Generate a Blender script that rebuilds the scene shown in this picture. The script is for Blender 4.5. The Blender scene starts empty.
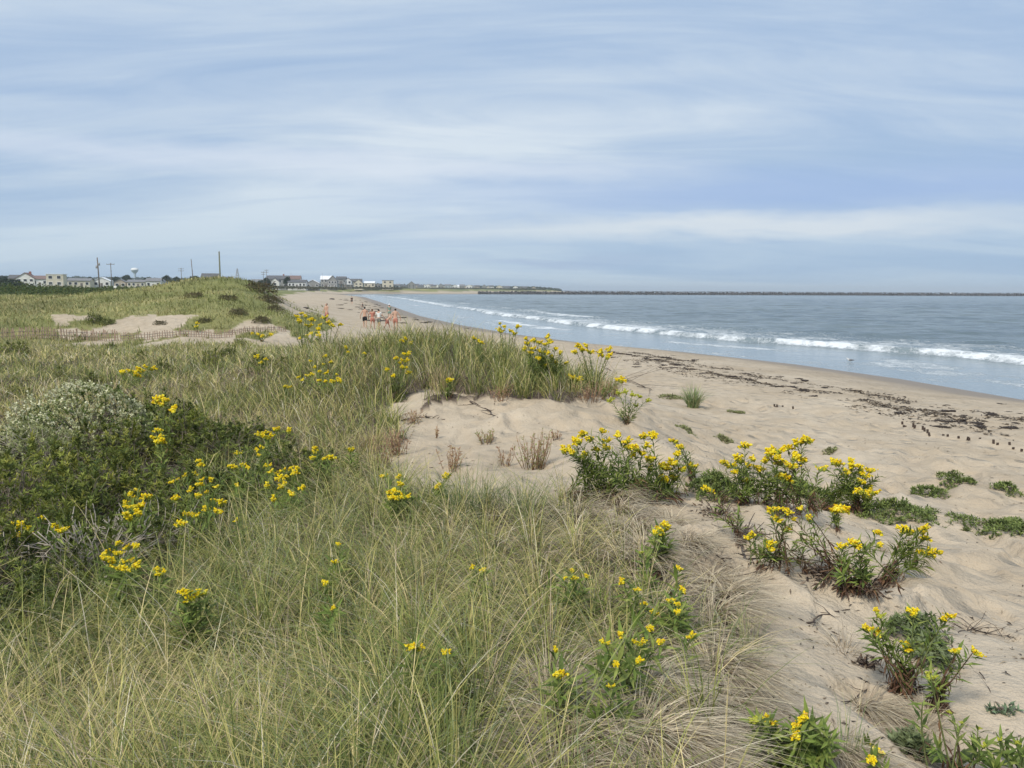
import bpy, math, random
import numpy as np
from mathutils import Matrix, Vector

rng = np.random.default_rng(7)
random.seed(7)
scene = bpy.context.scene
COL = scene.collection
PI = math.pi
R = math.radians

# ------------------------------------------------------------------ camera
F, EYE, PITCH, ROLL = 770.0, 4.2, R(6.97), R(0.27)
cam_data = bpy.data.cameras.new('camera')
cam = bpy.data.objects.new('camera', cam_data)
COL.objects.link(cam)
cam_data.sensor_width = 36
cam_data.lens = 36 * F / 1024
cam_data.clip_start = 0.05
cam_data.clip_end = 20000
CM = Matrix.Rotation(PI / 2 - PITCH, 4, 'X') @ Matrix.Rotation(ROLL, 4, 'Z')
cam.matrix_world = Matrix.Translation((0, 0, EYE)) @ CM
scene.camera = cam
RM = np.array([[CM[i][j] for j in range(3)] for i in range(3)])
CP = np.array([0, 0, EYE])

# ------------------------------------------------------------------ sun and sky
SUN_EL, SUN_AZ = R(48), R(215)      # azimuth clockwise from +Y (view direction); sun behind the left shoulder
sun_data = bpy.data.lights.new('sun', 'SUN')
sun_data.energy = 3.0
sun_data.angle = R(9)
sun_data.color = (1.0, 0.93, 0.80)
sun = bpy.data.objects.new('sun', sun_data)
COL.objects.link(sun)
sdir = Vector((math.sin(SUN_AZ) * math.cos(SUN_EL), math.cos(SUN_AZ) * math.cos(SUN_EL), math.sin(SUN_EL)))
sun.rotation_euler = sdir.to_track_quat('Z', 'Y').to_euler()
sun.location = (0, 0, 30)

world = bpy.data.worlds.new('World')
scene.world = world
world.use_nodes = True
wt = world.node_tree
wt.nodes.clear()


class NT:
    """small helper for writing node trees"""
    def __init__(s, tree):
        s.t = tree
    def n(s, kind, ins=None, **kw):
        nd = s.t.nodes.new(kind)
        for k, v in kw.items():
            setattr(nd, k, v)
        if ins:
            for k, v in ins.items():
                sock = nd.inputs[k]
                if isinstance(v, bpy.types.NodeSocket):
                    s.t.links.new(v, sock)
                else:
                    if sock.type == 'RGBA' and isinstance(v, (tuple, list)) and len(v) == 3:
                        v = (*v, 1)
                    sock.default_value = v
        return nd
    def math(s, op, a, b=None, c=None, clamp=False):
        d = {0: a}
        if b is not None: d[1] = b
        if c is not None: d[2] = c
        nd = s.n('ShaderNodeMath', d, operation=op)
        nd.use_clamp = clamp
        return nd.outputs[0]
    def ramp(s, f, stops, interp='LINEAR'):
        nd = s.n('ShaderNodeValToRGB', {0: f})
        cr = nd.color_ramp
        cr.interpolation = interp
        while len(cr.elements) > 1: cr.elements.remove(cr.elements[-1])
        for i, (p, c) in enumerate(stops):
            e = cr.elements[0] if i == 0 else cr.elements.new(p)
            e.position = p
            if not isinstance(c, (tuple, list)): c = (c, c, c)
            e.color = (*c[:3], 1)
        return nd.outputs[0]
    def mix(s, f, a, b, mode='MIX'):
        nd = s.n('ShaderNodeMix', data_type='RGBA', blend_type=mode)
        for k, v in ((0, f), (6, a), (7, b)):
            if isinstance(v, bpy.types.NodeSocket): s.t.links.new(v, nd.inputs[k])
            else:
                if isinstance(v, (tuple, list)) and len(v) == 3: v = (*v, 1)
                nd.inputs[k].default_value = v
        return nd.outputs[2]
    def noise(s, vec, scale, detail=4, rough=0.55, dist=0.0):
        d = {'Scale': scale, 'Detail': detail, 'Roughness': rough, 'Distortion': dist}
        if vec is not None: d['Vector'] = vec
        return s.n('ShaderNodeTexNoise', d).outputs[0]
    def mapping(s, vec, scale=(1, 1, 1), rot=(0, 0, 0), loc=(0, 0, 0)):
        return s.n('ShaderNodeMapping', {'Vector': vec, 'Scale': scale, 'Rotation': rot, 'Location': loc}).outputs[0]


W = NT(wt)
tc = W.n('ShaderNodeTexCoord').outputs['Generated']
sep = W.n('ShaderNodeSeparateXYZ', {0: tc}).outputs
zc = W.math('MAXIMUM', sep[2], 0.0)
zden = W.math('ADD', zc, 0.15)
cx_ = W.math('DIVIDE', sep[0], zden)
cy_ = W.math('DIVIDE', sep[1], zden)
pl = W.n('ShaderNodeCombineXYZ', {0: cx_, 1: cy_, 2: 0.0}).outputs[0]
sky = W.n('ShaderNodeTexSky', sky_type='NISHITA')
sky.sun_disc = False
sky.sun_elevation = SUN_EL
sky.sun_rotation = SUN_AZ
sky.air_density = 1.0
sky.dust_density = 1.2
nish = W.n('ShaderNodeVectorMath', {0: sky.outputs[0], 'Scale': 0.10}, operation='SCALE').outputs[0]
m1 = W.mapping(pl, (0.24, 0.75, 1), (0, 0, R(-14)), (3.1, 1.3, 0))
n1 = W.noise(m1, 1.0, 6, 0.52, 0.6)
m2 = W.mapping(pl, (0.7, 2.3, 1), (0, 0, R(-20)), (7.7, 4.1, 0))
n2 = W.noise(m2, 1.0, 7, 0.62, 1.2)
m3 = W.mapping(pl, (0.16, 0.3, 1), (0, 0, R(9)), (0.4, 8.3, 0))
n3 = W.noise(m3, 1.0, 3, 0.5, 0.3)
cl = W.math('ADD', W.math('MULTIPLY', n1, 0.52), W.math('ADD', W.math('MULTIPLY', n2, 0.30), W.math('MULTIPLY', n3, 0.18)))
clc = W.ramp(cl, [(0.37, (0.33, 0.475, 0.71)), (0.45, (0.425, 0.555, 0.745)), (0.52, (0.53, 0.64, 0.78)), (0.60, (0.68, 0.765, 0.85))])
cov = W.ramp(cl, [(0.30, 0.80), (0.50, 0.97)])
skyc = W.mix(cov, nish, clc)
# brighter towards the zenith, as a thin overcast is
el = W.ramp(zc, [(0.0, 1.0), (0.34, 1.0), (0.62, 1.05), (1.0, 1.1)])
skyc = W.mix(1.0, skyc, el, 'MULTIPLY')
# pale blue-green band low over the horizon
hz = W.ramp(zc, [(0.0, 1.0), (0.035, 0.85), (0.12, 0.25), (0.2, 0.0)])
hn = W.ramp(n1, [(0.40, (0.36, 0.51, 0.69)), (0.60, (0.52, 0.65, 0.76))])
skyc = W.mix(W.math('MULTIPLY', hz, 0.8), skyc, hn)
# a long pale strip and a blue band low in the right-hand sky, small dark lens clouds beneath
az = W.math('DIVIDE', sep[0], W.math('MAXIMUM', sep[1], 0.05))
wob = W.math('MULTIPLY', W.math('SUBTRACT', W.noise(W.mapping(pl, (1.5, 1.5, 1)), 1.0, 4), 0.5), 0.05)
ez = W.math('ADD', sep[2], wob)
def bandm(c, hw, a0, a1, a2, a3):
    up_ = W.n('ShaderNodeMapRange', {'Value': W.math('ABSOLUTE', W.math('SUBTRACT', ez, c)), 1: hw, 2: hw * 0.15, 3: 0.0, 4: 1.0}).outputs[0]
    l = W.n('ShaderNodeMapRange', {'Value': az, 1: a0, 2: a1}).outputs[0]
    r = W.n('ShaderNodeMapRange', {'Value': az, 1: a3, 2: a2}).outputs[0]
    return W.math('MULTIPLY', W.math('MULTIPLY', up_, W.math('MULTIPLY', l, r)), W.math('GREATER_THAN', sep[1], 0.0))
skyc = W.mix(W.math('MULTIPLY', bandm(0.118, 0.04, -0.3, 0.25, 0.9, 1.6), 0.75), skyc, (0.35, 0.49, 0.76))
skyc = W.mix(W.math('MULTIPLY', bandm(0.078, 0.020, -0.25, 0.2, 0.45, 0.75), 0.8), skyc, (0.71, 0.77, 0.82))
skyc = W.mix(W.math('MULTIPLY', bandm(0.036, 0.012, -0.08, 0.02, 0.06, 0.24), 0.55), skyc, (0.36, 0.47, 0.66))
skyc = W.mix(W.math('MULTIPLY', bandm(0.150, 0.022, -1.2, -0.5, 0.0, 0.3), 0.5), skyc, (0.74, 0.80, 0.89))
bg = W.n('ShaderNodeBackground', {0: skyc, 1: 1.0})
wo = W.n('ShaderNodeOutputWorld', {0: bg.outputs[0]})

scene.view_settings.view_transform = 'Standard'
scene.view_settings.look = 'None'
scene.view_settings.gamma = 1.0
scene.view_settings.exposure = 0.06
scene.view_settings.use_curve_mapping = False
scene.render.engine = 'CYCLES'
scene.cycles.max_bounces = 6
scene.cycles.diffuse_bounces = 3
scene.cycles.glossy_bounces = 2
scene.cycles.transmission_bounces = 3
scene.cycles.caustics_reflective = False
scene.cycles.caustics_refractive = False


# ------------------------------------------------------------------ numpy helpers
def project(P):
    P = np.atleast_2d(P) - CP
    c = P @ RM
    z = np.maximum(-c[:, 2], 1e-3)
    return 512 + F * c[:, 0] / z, 384 - F * c[:, 1] / z, -c[:, 2]


def ray(px, py):
    d = RM @ np.array([(px - 512) / F, -(py - 384) / F, -1.0])
    return d / np.linalg.norm(d)


def on_plane(px, py, z=0.0):
    d = ray(px, py)
    t = (z - EYE) / d[2]
    return CP + d * t


def at_depth(px, py, y):
    d = ray(px, py)
    return CP + d * (y / d[1])


def smooth(a, b, x):
    t = np.clip((x - a) / (b - a), 0, 1)
    return t * t * (3 - 2 * t)


_perm = rng.random((256, 256))


def vnoise(x, y):
    xi = np.floor(x).astype(int); yi = np.floor(y).astype(int)
    fx = x - xi; fy = y - yi
    fx = fx * fx * (3 - 2 * fx); fy = fy * fy * (3 - 2 * fy)
    a = _perm[xi & 255, yi & 255]; b = _perm[(xi + 1) & 255, yi & 255]
    c = _perm[xi & 255, (yi + 1) & 255]; d = _perm[(xi + 1) & 255, (yi + 1) & 255]
    return (a * (1 - fx) + b * fx) * (1 - fy) + (c * (1 - fx) + d * fx) * fy


def fbm(x, y, octv=3):
    s = 0; a = 1; t = 0
    for i in range(octv):
        s = s + a * vnoise(x * 2 ** i + 17.3 * i, y * 2 ** i + 9.1 * i); t += a; a *= 0.5
    return s / t


def in_poly(poly, x, y):
    inside = np.zeros(np.shape(x), bool)
    n = len(poly)
    for i in range(n):
        x1, y1 = poly[i]; x2, y2 = poly[(i + 1) % n]
        if y1 == y2: continue
        c = ((y1 > y) != (y2 > y)) & (x < (x2 - x1) * (y - y1) / (y2 - y1) + x1)
        inside ^= c
    return inside


# shoreline (camera at 0,0; y forward)
shore_px = [(1024, 400), (900, 379), (800, 365), (700, 354), (600, 345), (520, 335), (460, 325), (420, 316), (400, 309), (380, 302), (365, 297.2)]
shore = [tuple(on_plane(px, py)[:2]) for px, py in shore_px]
s0 = shore[0]
coast = [(s0[0] + 300, -600), (s0[0] + 15, s0[1] - 30)] + shore + [(-122, 560), (-128, 640), (-110, 690), (-60, 720), (-20, 745), (-16, 780), (-60, 880), (-30, 1060),
         (60, 1260), (130, 1350), (90, 1450), (-300, 2300), (-1500, 9000)]
land = coast + [(-9000, 9000), (-9000, -9000), (500, -9000)]
coast_np = np.array(coast)


def coast_dist(x, y):
    best = np.full(np.shape(x), 1e9)
    for i in range(len(coast_np) - 1):
        a = coast_np[i]; b = coast_np[i + 1]; ab = b - a
        t = np.clip(((x - a[0]) * ab[0] + (y - a[1]) * ab[1]) / (ab @ ab), 0, 1)
        d = np.hypot(x - a[0] - t * ab[0], y - a[1] - t * ab[1])
        best = np.minimum(best, d)
    return np.where(in_poly(land, x, y), best, -best)


ctrl = {
    1: [(-1, 2.5), (-.4, 2.52), (.3, 2.5), (1, 2.35)],
    2.5: [(-.9, 2.42), (-.4, 2.48), (0, 2.5), (.35, 2.42), (.7, 2.3)],
    4: [(-.8, 2.3), (-.4, 2.36), (0, 2.46), (.25, 2.42), (.45, 2.28), (.75, 2.2)],
    6: [(-.7, 2.05), (-.4, 2.12), (-.1, 2.36), (.1, 2.40), (.25, 2.35), (.4, 2.2), (.7, 1.9)],
    9: [(-.7, 1.95), (-.4, 2.0), (-.15, 2.2), (0, 2.26), (.13, 2.36), (.3, 2.05), (.45, 1.65), (.7, 1.45)],
    13: [(-.7, 1.95), (-.4, 2.05), (-.2, 2.4), (-.05, 2.68), (.05, 2.58), (.14, 2.4), (.22, 1.8), (.35, 1.3), (.6, 1.2)],
    17: [(-.65, 1.95), (-.4, 2.05), (-.25, 2.55), (-.12, 2.98), (-.02, 2.72), (.1, 1.95), (.2, 1.35), (.4, 1.15)],
    24: [(-.65, 1.9), (-.4, 1.9), (-.28, 2.1), (-.15, 2.0), (-.05, 1.7), (.1, 1.25)],
    35: [(-.65, 1.55), (-.4, 1.5), (-.25, 1.5), (-.12, 1.3), (0, 1.1)],
    44: [(-.65, 1.45), (-.5, 1.45), (-.38, 1.5), (-.25, 1.3), (-.15, 1.15)],
    50: [(-.65, 2.3), (-.55, 2.5), (-.45, 2.5), (-.38, 2.6), (-.3, 2.2), (-.25, 1.4), (-.15, 1.1)],
    62: [(-.65, 2.8), (-.5, 3.2), (-.4, 3.7), (-.34, 3.6), (-.29, 2.3), (-.2, 1.2)],
    75: [(-.65, 3.1), (-.55, 3.4), (-.45, 4.5), (-.38, 5.15), (-.33, 4.8), (-.295, 2.9), (-.24, 1.4)],
    95: [(-.65, 3.0), (-.5, 3.0), (-.38, 3.9), (-.3, 2.5), (-.22, 1.4)],
    140: [(-.65, 2.8), (-.4, 2.9), (-.28, 2.4), (-.2, 1.6)],
}
cpts = np.array([(u, D, z) for D, L in ctrl.items() for u, z in L])
CU = cpts[:, 0] * 1.8; CV = np.log(cpts[:, 1])


def _k(r2):
    return 0.5 * r2 * np.log(r2 + 1e-9)


_n = len(cpts)
_A = np.zeros((_n + 3, _n + 3))
_A[:_n, :_n] = _k((CU[:, None] - CU) ** 2 + (CV[:, None] - CV) ** 2) + np.eye(_n) * 0.003
_A[:_n, _n] = _A[_n, :_n] = 1; _A[:_n, _n + 1] = _A[_n + 1, :_n] = CU; _A[:_n, _n + 2] = _A[_n + 2, :_n] = CV
_w = np.linalg.solve(_A, np.concatenate([cpts[:, 2], [0, 0, 0]]))


def dune_surface(x, y):
    D = np.maximum(np.maximum(1.0, y), np.abs(x))
    D = np.minimum(D, 150)
    u = np.clip(x / D, -0.95, 0.95) * 1.8
    v = np.log(D)
    s = _w[_n] + _w[_n + 1] * u + _w[_n + 2] * v
    for i in range(_n):
        s = s + _w[i] * _k((u - CU[i]) ** 2 + (v - CV[i]) ** 2)
    return np.clip(s, 0.9, 5.2)


def H(x, y, d=None):
    x = np.asarray(x, float); y = np.asarray(y, float)
    if d is None: d = coast_dist(x, y)
    zb = np.where(d > 0, 1.3 * (1 - np.exp(-np.maximum(d, 0) / 9.5)), np.maximum(0.13 * d, -3.0))
    near = dune_surface(x, y)
    rise = smooth(24, 62, d)
    far_amt = smooth(250, 430, y)
    fl = 1.35 + rise * (1.3 + 2.3 * far_amt * smooth(-.42, -.36, x / np.maximum(y, 1))) + smooth(40, 160, d) * (fbm(x / 40, y / 40) - 0.5) * 1.2
    dist = np.hypot(x, y)
    inl = near * (1 - smooth(105, 165, dist)) + fl * smooth(105, 165, dist)
    z = zb + (inl - zb) * smooth(9, 19, d)
    # hummocks
    rel = smooth(8, 20, d)
    z = z + rel * (0.17 * (fbm(x / 1.7, y / 1.7) - 0.5) + 0.06 * (fbm(x / 0.45 + 40, y / 0.45) - 0.5)) * (1 - smooth(120, 200, dist))
    z = z + rel * smooth(18, 45, dist) * 0.45 * (fbm(x / 5, y / 5) - 0.5)
    rg = 1 - np.abs(fbm(x / 1.1 + 3.7, y / 0.9 + 8.1) - .5) * 3.2
    z = z + rel * smooth(3.0, 5, dist) * (1 - smooth(22, 40, dist)) * 0.16 * (np.clip(rg, 0, 1) ** 2 - .4) * smooth(.38, .6, fbm(x / 2.8 + 60, y / 2.8))
    # foot-trodden, wind-rippled beach
    z = z + smooth(3, 9, d) * (1 - smooth(60, 110, dist)) * (0.10 * (fbm(x / 0.7 + 9, y / 0.7 + 3, 2) - 0.5) + 0.12 * (fbm(x / 4, y / 4) - .5) - .05 * smooth(.62, .78, vnoise(x / .33 + 50, y / .42)) * (1 - smooth(20, 34, dist)))
    return z


def Hs(x, y):
    return float(H(np.array([x]), np.array([y]))[0])


_ts = np.concatenate([np.geomspace(1.2, 1200, 2600)])


def hit(px, py, lift=0.0):
    """where the line of sight through a measured point meets the ground (raised by lift)"""
    d = ray(px, py)
    P = CP + d * _ts[:, None]
    g = P[:, 2] - H(P[:, 0], P[:, 1]) - lift
    idx = np.where(g < 0)[0]
    if len(idx) == 0:
        i = len(_ts) - 1
        return P[i]
    i = max(idx[0], 1)
    t = g[i - 1] / (g[i - 1] - g[i] + 1e-9)
    return P[i - 1] + (P[i] - P[i - 1]) * t


# ------------------------------------------------------------------ object helpers
def tag(o, label=None, cat=None, group=None, kind=None):
    if label: o['label'] = label
    if cat: o['category'] = cat
    if group: o['group'] = group
    if kind: o['kind'] = kind
    return o


def empty(name, loc, rz=0.0, sc=1.0):
    o = bpy.data.objects.new(name, None)
    o.empty_display_size = 0.2
    o.location = loc
    o.rotation_euler = (0, 0, rz)
    o.scale = (sc, sc, sc)
    COL.objects.link(o)
    return o


def link(name, mesh, parent=None, loc=None, rot=None, sc=None):
    o = bpy.data.objects.new(name, mesh)
    COL.objects.link(o)
    if parent: o.parent = parent
    if loc is not None: o.location = loc
    if rot is not None: o.rotation_euler = rot
    if sc is not None: o.scale = (sc, sc, sc) if not hasattr(sc, '__len__') else sc
    return o


def np_mesh(name, V, Q, mat, col=None, smooth_=True, k=4, attrs=None):
    V = np.ascontiguousarray(V, np.float32); Q = np.ascontiguousarray(Q, np.int32)
    me = bpy.data.meshes.new(name)
    me.vertices.add(len(V)); me.vertices.foreach_set('co', V.ravel())
    me.loops.add(Q.size); me.loops.foreach_set('vertex_index', Q.ravel())
    me.polygons.add(len(Q))
    me.polygons.foreach_set('loop_start', np.arange(0, Q.size, k, dtype=np.int32))
    me.polygons.foreach_set('loop_total', np.full(len(Q), k, np.int32))
    me.polygons.foreach_set('use_smooth', np.full(len(Q), smooth_, bool))
    if col is not None:
        a = me.color_attributes.new('Col', 'FLOAT_COLOR', 'POINT')
        c4 = np.ones((len(V), 4), np.float32); c4[:, :3] = col
        a.data.foreach_set('color', c4.ravel())
    if attrs:
        for nm, v in attrs.items():
            a = me.attributes.new(nm, 'FLOAT', 'POINT')
            a.data.foreach_set('value', np.ascontiguousarray(v, np.float32))
    me.update(calc_edges=True)
    if mat: me.materials.append(mat)
    return me


class MB:
    """collects shapes into one mesh"""
    def __init__(s): s.v = []; s.f = []; s.n = 0; s.c = []
    def add(s, V, Fc, c=None):
        V = np.asarray(V, float)
        s.v.append(V); s.f += [tuple(int(i) + s.n for i in f) for f in Fc]; s.n += len(V)
        s.c.append(np.tile(np.asarray(c if c is not None else (1, 1, 1), float), (len(V), 1)))
    def box(s, c, size, rz=0.0, col=None):
        sx, sy, sz = [q / 2 for q in size]
        V = np.array([(a * sx, b * sy, d * sz) for d in (-1, 1) for b in (-1, 1) for a in (-1, 1)])
        if rz:
            cc, ss = math.cos(rz), math.sin(rz)
            V = V @ np.array([[cc, ss, 0], [-ss, cc, 0], [0, 0, 1]])
        s.add(V + np.asarray(c), [(0, 2, 3, 1), (4, 5, 7, 6), (0, 1, 5, 4), (2, 6, 7, 3), (0, 4, 6, 2), (1, 3, 7, 5)], col)
    def tube(s, pts, r, n=5, col=None, cap=True):
        pts = np.asarray(pts, float)
        if not hasattr(r, '__len__'): r = [r] * len(pts)
        V = []
        for i, p in enumerate(pts):
            t = pts[min(i + 1, len(pts) - 1)] - pts[max(i - 1, 0)]
            t = t / (np.linalg.norm(t) + 1e-9)
            a = np.cross(t, (0, 0, 1) if abs(t[2]) < 0.9 else (1, 0, 0)); a /= np.linalg.norm(a) + 1e-9
            b = np.cross(t, a)
            for k in range(n):
                th = 2 * PI * k / n
                V.append(p + r[i] * (math.cos(th) * a + math.sin(th) * b))
        Fc = [(i * n + k, i * n + (k + 1) % n, (i + 1) * n + (k + 1) % n, (i + 1) * n + k) for i in range(len(pts) - 1) for k in range(n)]
        if cap:
            Fc.append(tuple(range(n))[::-1]); Fc.append(tuple(range((len(pts) - 1) * n, len(pts) * n)))
        s.add(V, Fc, col)
    def prism(s, poly, y0, y1, col=None):
        """poly in xz, extruded along y"""
        n = len(poly)
        V = [(x, y0, z) for x, z in poly] + [(x, y1, z) for x, z in poly]
        Fc = [tuple(range(n)), tuple(range(n, 2 * n))[::-1]] + [(i, i + n, (i + 1) % n + n, (i + 1) % n) for i in range(n)]
        s.add(V, Fc, col)
    def lathe(s, prof, n=16, c=(0, 0, 0), col=None):
        V = [(c[0] + r * math.cos(2 * PI * k / n), c[1] + r * math.sin(2 * PI * k / n), c[2] + z) for r, z in prof for k in range(n)]
        Fc = [(i * n + k, i * n + (k + 1) % n, (i + 1) * n + (k + 1) % n, (i + 1) * n + k) for i in range(len(prof) - 1) for k in range(n)]
        s.add(V, Fc, col)
    def mesh(s, name, mat, smooth_=False):
        me = bpy.data.meshes.new(name)
        V = np.concatenate(s.v)
        me.from_pydata(V.tolist(), [], s.f)
        a = me.color_attributes.new('Col', 'FLOAT_COLOR', 'POINT')
        c4 = np.ones((len(V), 4), np.float32); c4[:, :3] = np.concatenate(s.c)
        a.data.foreach_set('color', c4.ravel())
        if smooth_: me.polygons.foreach_set('use_smooth', [True] * len(me.polygons))
        me.update()
        if mat: me.materials.append(mat)
        return me
    def build(s, name, mat, parent=None, smooth_=False, **k):
        return link(name, s.mesh(name, mat, smooth_), parent, **k)


# ------------------------------------------------------------------ materials
def mat_plain(name, color, rough=0.8, var=0.12, scale=8.0, bump=0.0, spec=0.3, metal=0.0):
    m = bpy.data.materials.new(name); m.use_nodes = True
    t = NT(m.node_tree); b = m.node_tree.nodes['Principled BSDF']
    tcn = t.n('ShaderNodeTexCoord').outputs['Object']
    nz = t.noise(tcn, scale, 5)
    lo = tuple(c * (1 - var) for c in color); hi = tuple(min(1, c * (1 + var)) for c in color)
    m.node_tree.links.new(t.ramp(nz, [(0.3, lo), (0.7, hi)]), b.inputs['Base Color'])
    b.inputs['Roughness'].default_value = rough
    b.inputs['Specular IOR Level'].default_value = spec
    b.inputs['Metallic'].default_value = metal
    if bump:
        bn = t.n('ShaderNodeBump', {'Height': nz, 'Strength': bump, 'Distance': 0.02})
        m.node_tree.links.new(bn.outputs[0], b.inputs['Normal'])
    return m


def mat_leaf(name, trans=0.25, rough=0.6, spec=0.25, var=0.15, scale=30.0):
    """leaf / blade material: the colour of each piece comes with its mesh"""
    m = bpy.data.materials.new(name); m.use_nodes = True
    t = NT(m.node_tree); nt = m.node_tree; b = nt.nodes['Principled BSDF']
    at = t.n('ShaderNodeAttribute', attribute_name='Col').outputs['Color']
    nz = t.noise(t.n('ShaderNodeTexCoord').outputs['Object'], scale, 2)
    c = t.mix(1.0, at, t.ramp(nz, [(0.3, 1 - var), (0.7, 1 + var)]), 'MULTIPLY')
    nt.links.new(c, b.inputs['Base Color'])
    b.inputs['Roughness'].default_value = rough
    b.inputs['Specular IOR Level'].default_value = spec
    tr = t.n('ShaderNodeBsdfTranslucent', {0: c})
    mx = t.n('ShaderNodeMixShader', {0: trans, 1: b.outputs[0], 2: tr.outputs[0]})
    nt.links.new(mx.outputs[0], nt.nodes['Material Output'].inputs[0])
    return m


M_blade = mat_leaf('grass_blade', 0.18, 0.65)
M_leaf = mat_leaf('leaf', 0.22, 0.6, 0.22)
M_petal = mat_leaf('petal', 0.2, 0.7, 0.1)
M_twig = mat_plain('twig', (0.20, 0.165, 0.135), 0.9, 0.3, 40)
M_greytwig = mat_plain('grey_twig', (0.42, 0.37, 0.31), 0.9, 0.25, 40)
M_stem = mat_plain('green_stem', (0.13, 0.16, 0.05), 0.7, 0.3, 30)
# ================================================================== GROUND
def polar_grid(rads, angs):
    A, Rr = np.meshgrid(angs, rads)
    x = Rr * np.sin(A); y = Rr * np.cos(A)
    nr, na = len(rads), len(angs)
    idx = np.arange(nr * na).reshape(nr, na)
    q = np.stack([idx[:-1, :-1], idx[:-1, 1:], idx[1:, 1:], idx[1:, :-1]], -1).reshape(-1, 4)
    q = q[:, ::-1]
    return x.ravel(), y.ravel(), q


angs = np.concatenate([np.linspace(-PI, R(-48), 60)[:-1], np.linspace(R(-48), R(48), 700), np.linspace(R(48), PI, 60)[1:]])
rads = np.concatenate([[0.01, 0.4, 0.8], np.geomspace(1.1, 320, 720), np.geomspace(325, 9000, 150)])
gx, gy, gq = polar_grid(rads, angs)
gd = coast_dist(gx, gy)
gz = H(gx, gy, gd)

# areas of plant cover, outlined on the ground as seen from the dune top
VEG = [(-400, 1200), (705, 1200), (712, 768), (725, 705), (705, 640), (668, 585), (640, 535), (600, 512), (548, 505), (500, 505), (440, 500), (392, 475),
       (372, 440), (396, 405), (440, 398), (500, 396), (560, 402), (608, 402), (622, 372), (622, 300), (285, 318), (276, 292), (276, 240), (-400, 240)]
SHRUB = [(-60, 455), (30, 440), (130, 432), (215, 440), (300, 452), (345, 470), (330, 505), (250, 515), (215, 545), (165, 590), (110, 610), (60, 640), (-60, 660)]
BARE = [[(40, 337), (110, 336), (170, 336), (280, 336), (292, 350), (200, 346), (110, 352), (60, 353), (40, 346)],
        [(50, 314), (120, 316), (230, 313), (262, 316), (290, 330), (290, 338), (140, 336), (60, 336)],
        [(600, 345), (640, 345), (640, 420), (600, 385)]]
DEAD = [(470, 768), (505, 728), (560, 700), (625, 690), (690, 650), (715, 645), (712, 690), (695, 768), (690, 1000), (470, 1000)]
DEAD2 = [(560, 505), (600, 495), (650, 520), (715, 540), (745, 600), (755, 660), (700, 660), (660, 590), (620, 545)]


def veg_mask(x, y, z, d):
    px, py, dep = project(np.stack([x, y, z], -1))
    front = y > 0.5
    dist = np.hypot(x, y)
    jit = 11 * (fbm(x / 0.5, y / 0.5) - 0.5) * np.clip(8 / dist, 0.6, 2.2) + 26 * (fbm(x / 1.4 + 5, y / 1.4 + 2, 2) - .5) * (dist > 5)
    m = in_poly(VEG, px + jit * 2.2, py + jit)
    bn_ = fbm(x / 1.6, y / 2.6)
    for k_, b in enumerate(BARE): m &= ~(in_poly(b, px, py + jit * 0.4) & ((bn_ > (0.52, 0.50, 0)[k_])))
    m &= d > 15 + 3 * (fbm(x / 4, y / 4) - 0.5)
    lowbeach = (z < 1.62) & (x > -6) & (y < 70)
    m &= ~lowbeach
    # strand in front of the second dune
    m &= ~((y > 26) & (y < 60) & (x > -0.235 * y))
    m &= ~((y > 17) & (y < 150) & (z < 1.45) & (x > -0.33 * y))
    far = dist > 150
    m = np.where(far, d > 34 + 10 * (fbm(x / 15, y / 15) - 0.5), m)
    m = np.where(~front & ~far, (d > 26), m)
    return m, px, py


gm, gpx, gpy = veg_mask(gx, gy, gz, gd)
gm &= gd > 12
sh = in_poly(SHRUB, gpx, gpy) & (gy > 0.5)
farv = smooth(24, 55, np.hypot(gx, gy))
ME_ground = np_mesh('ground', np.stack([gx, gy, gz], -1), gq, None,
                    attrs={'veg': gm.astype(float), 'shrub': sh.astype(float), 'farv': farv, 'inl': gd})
m = bpy.data.materials.new('sand_and_soil'); m.use_nodes = True
t = NT(m.node_tree); b = m.node_tree.nodes['Principled BSDF']
pos = t.n('ShaderNodeNewGeometry').outputs['Position']
sp = t.n('ShaderNodeSeparateXYZ', {0: pos}).outputs
A = lambda nm: t.n('ShaderNodeAttribute', attribute_name=nm).outputs['Fac']
big = t.noise(pos, 0.35, 5, 0.6)
med = t.noise(pos, 3.0, 5, 0.6)
fine = t.noise(pos, 150.0, 2, 0.6)
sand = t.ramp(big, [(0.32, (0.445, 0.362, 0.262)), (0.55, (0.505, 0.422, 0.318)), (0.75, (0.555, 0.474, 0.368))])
sand = t.mix(0.7, sand, t.ramp(med, [(0.3, (0.78, 0.76, 0.74)), (0.7, (1.08, 1.08, 1.08))]), 'MULTIPLY')
sand = t.mix(0.45, sand, t.ramp(fine, [(0.3, (0.72, 0.70, 0.68)), (0.7, (1.2, 1.2, 1.2))]), 'MULTIPLY')
# damp and swash-wet sand low on the beach
wn = t.math('ADD', sp[2], t.math('MULTIPLY', t.math('SUBTRACT', t.noise(pos, 0.5, 3), 0.5), 0.25))
wet = t.ramp(wn, [(0.22, 1.0), (0.40, 0.9), (0.52, 0.35), (0.70, 0.0)])
sand = t.mix(wet, sand, (0.235, 0.185, 0.135))
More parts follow.
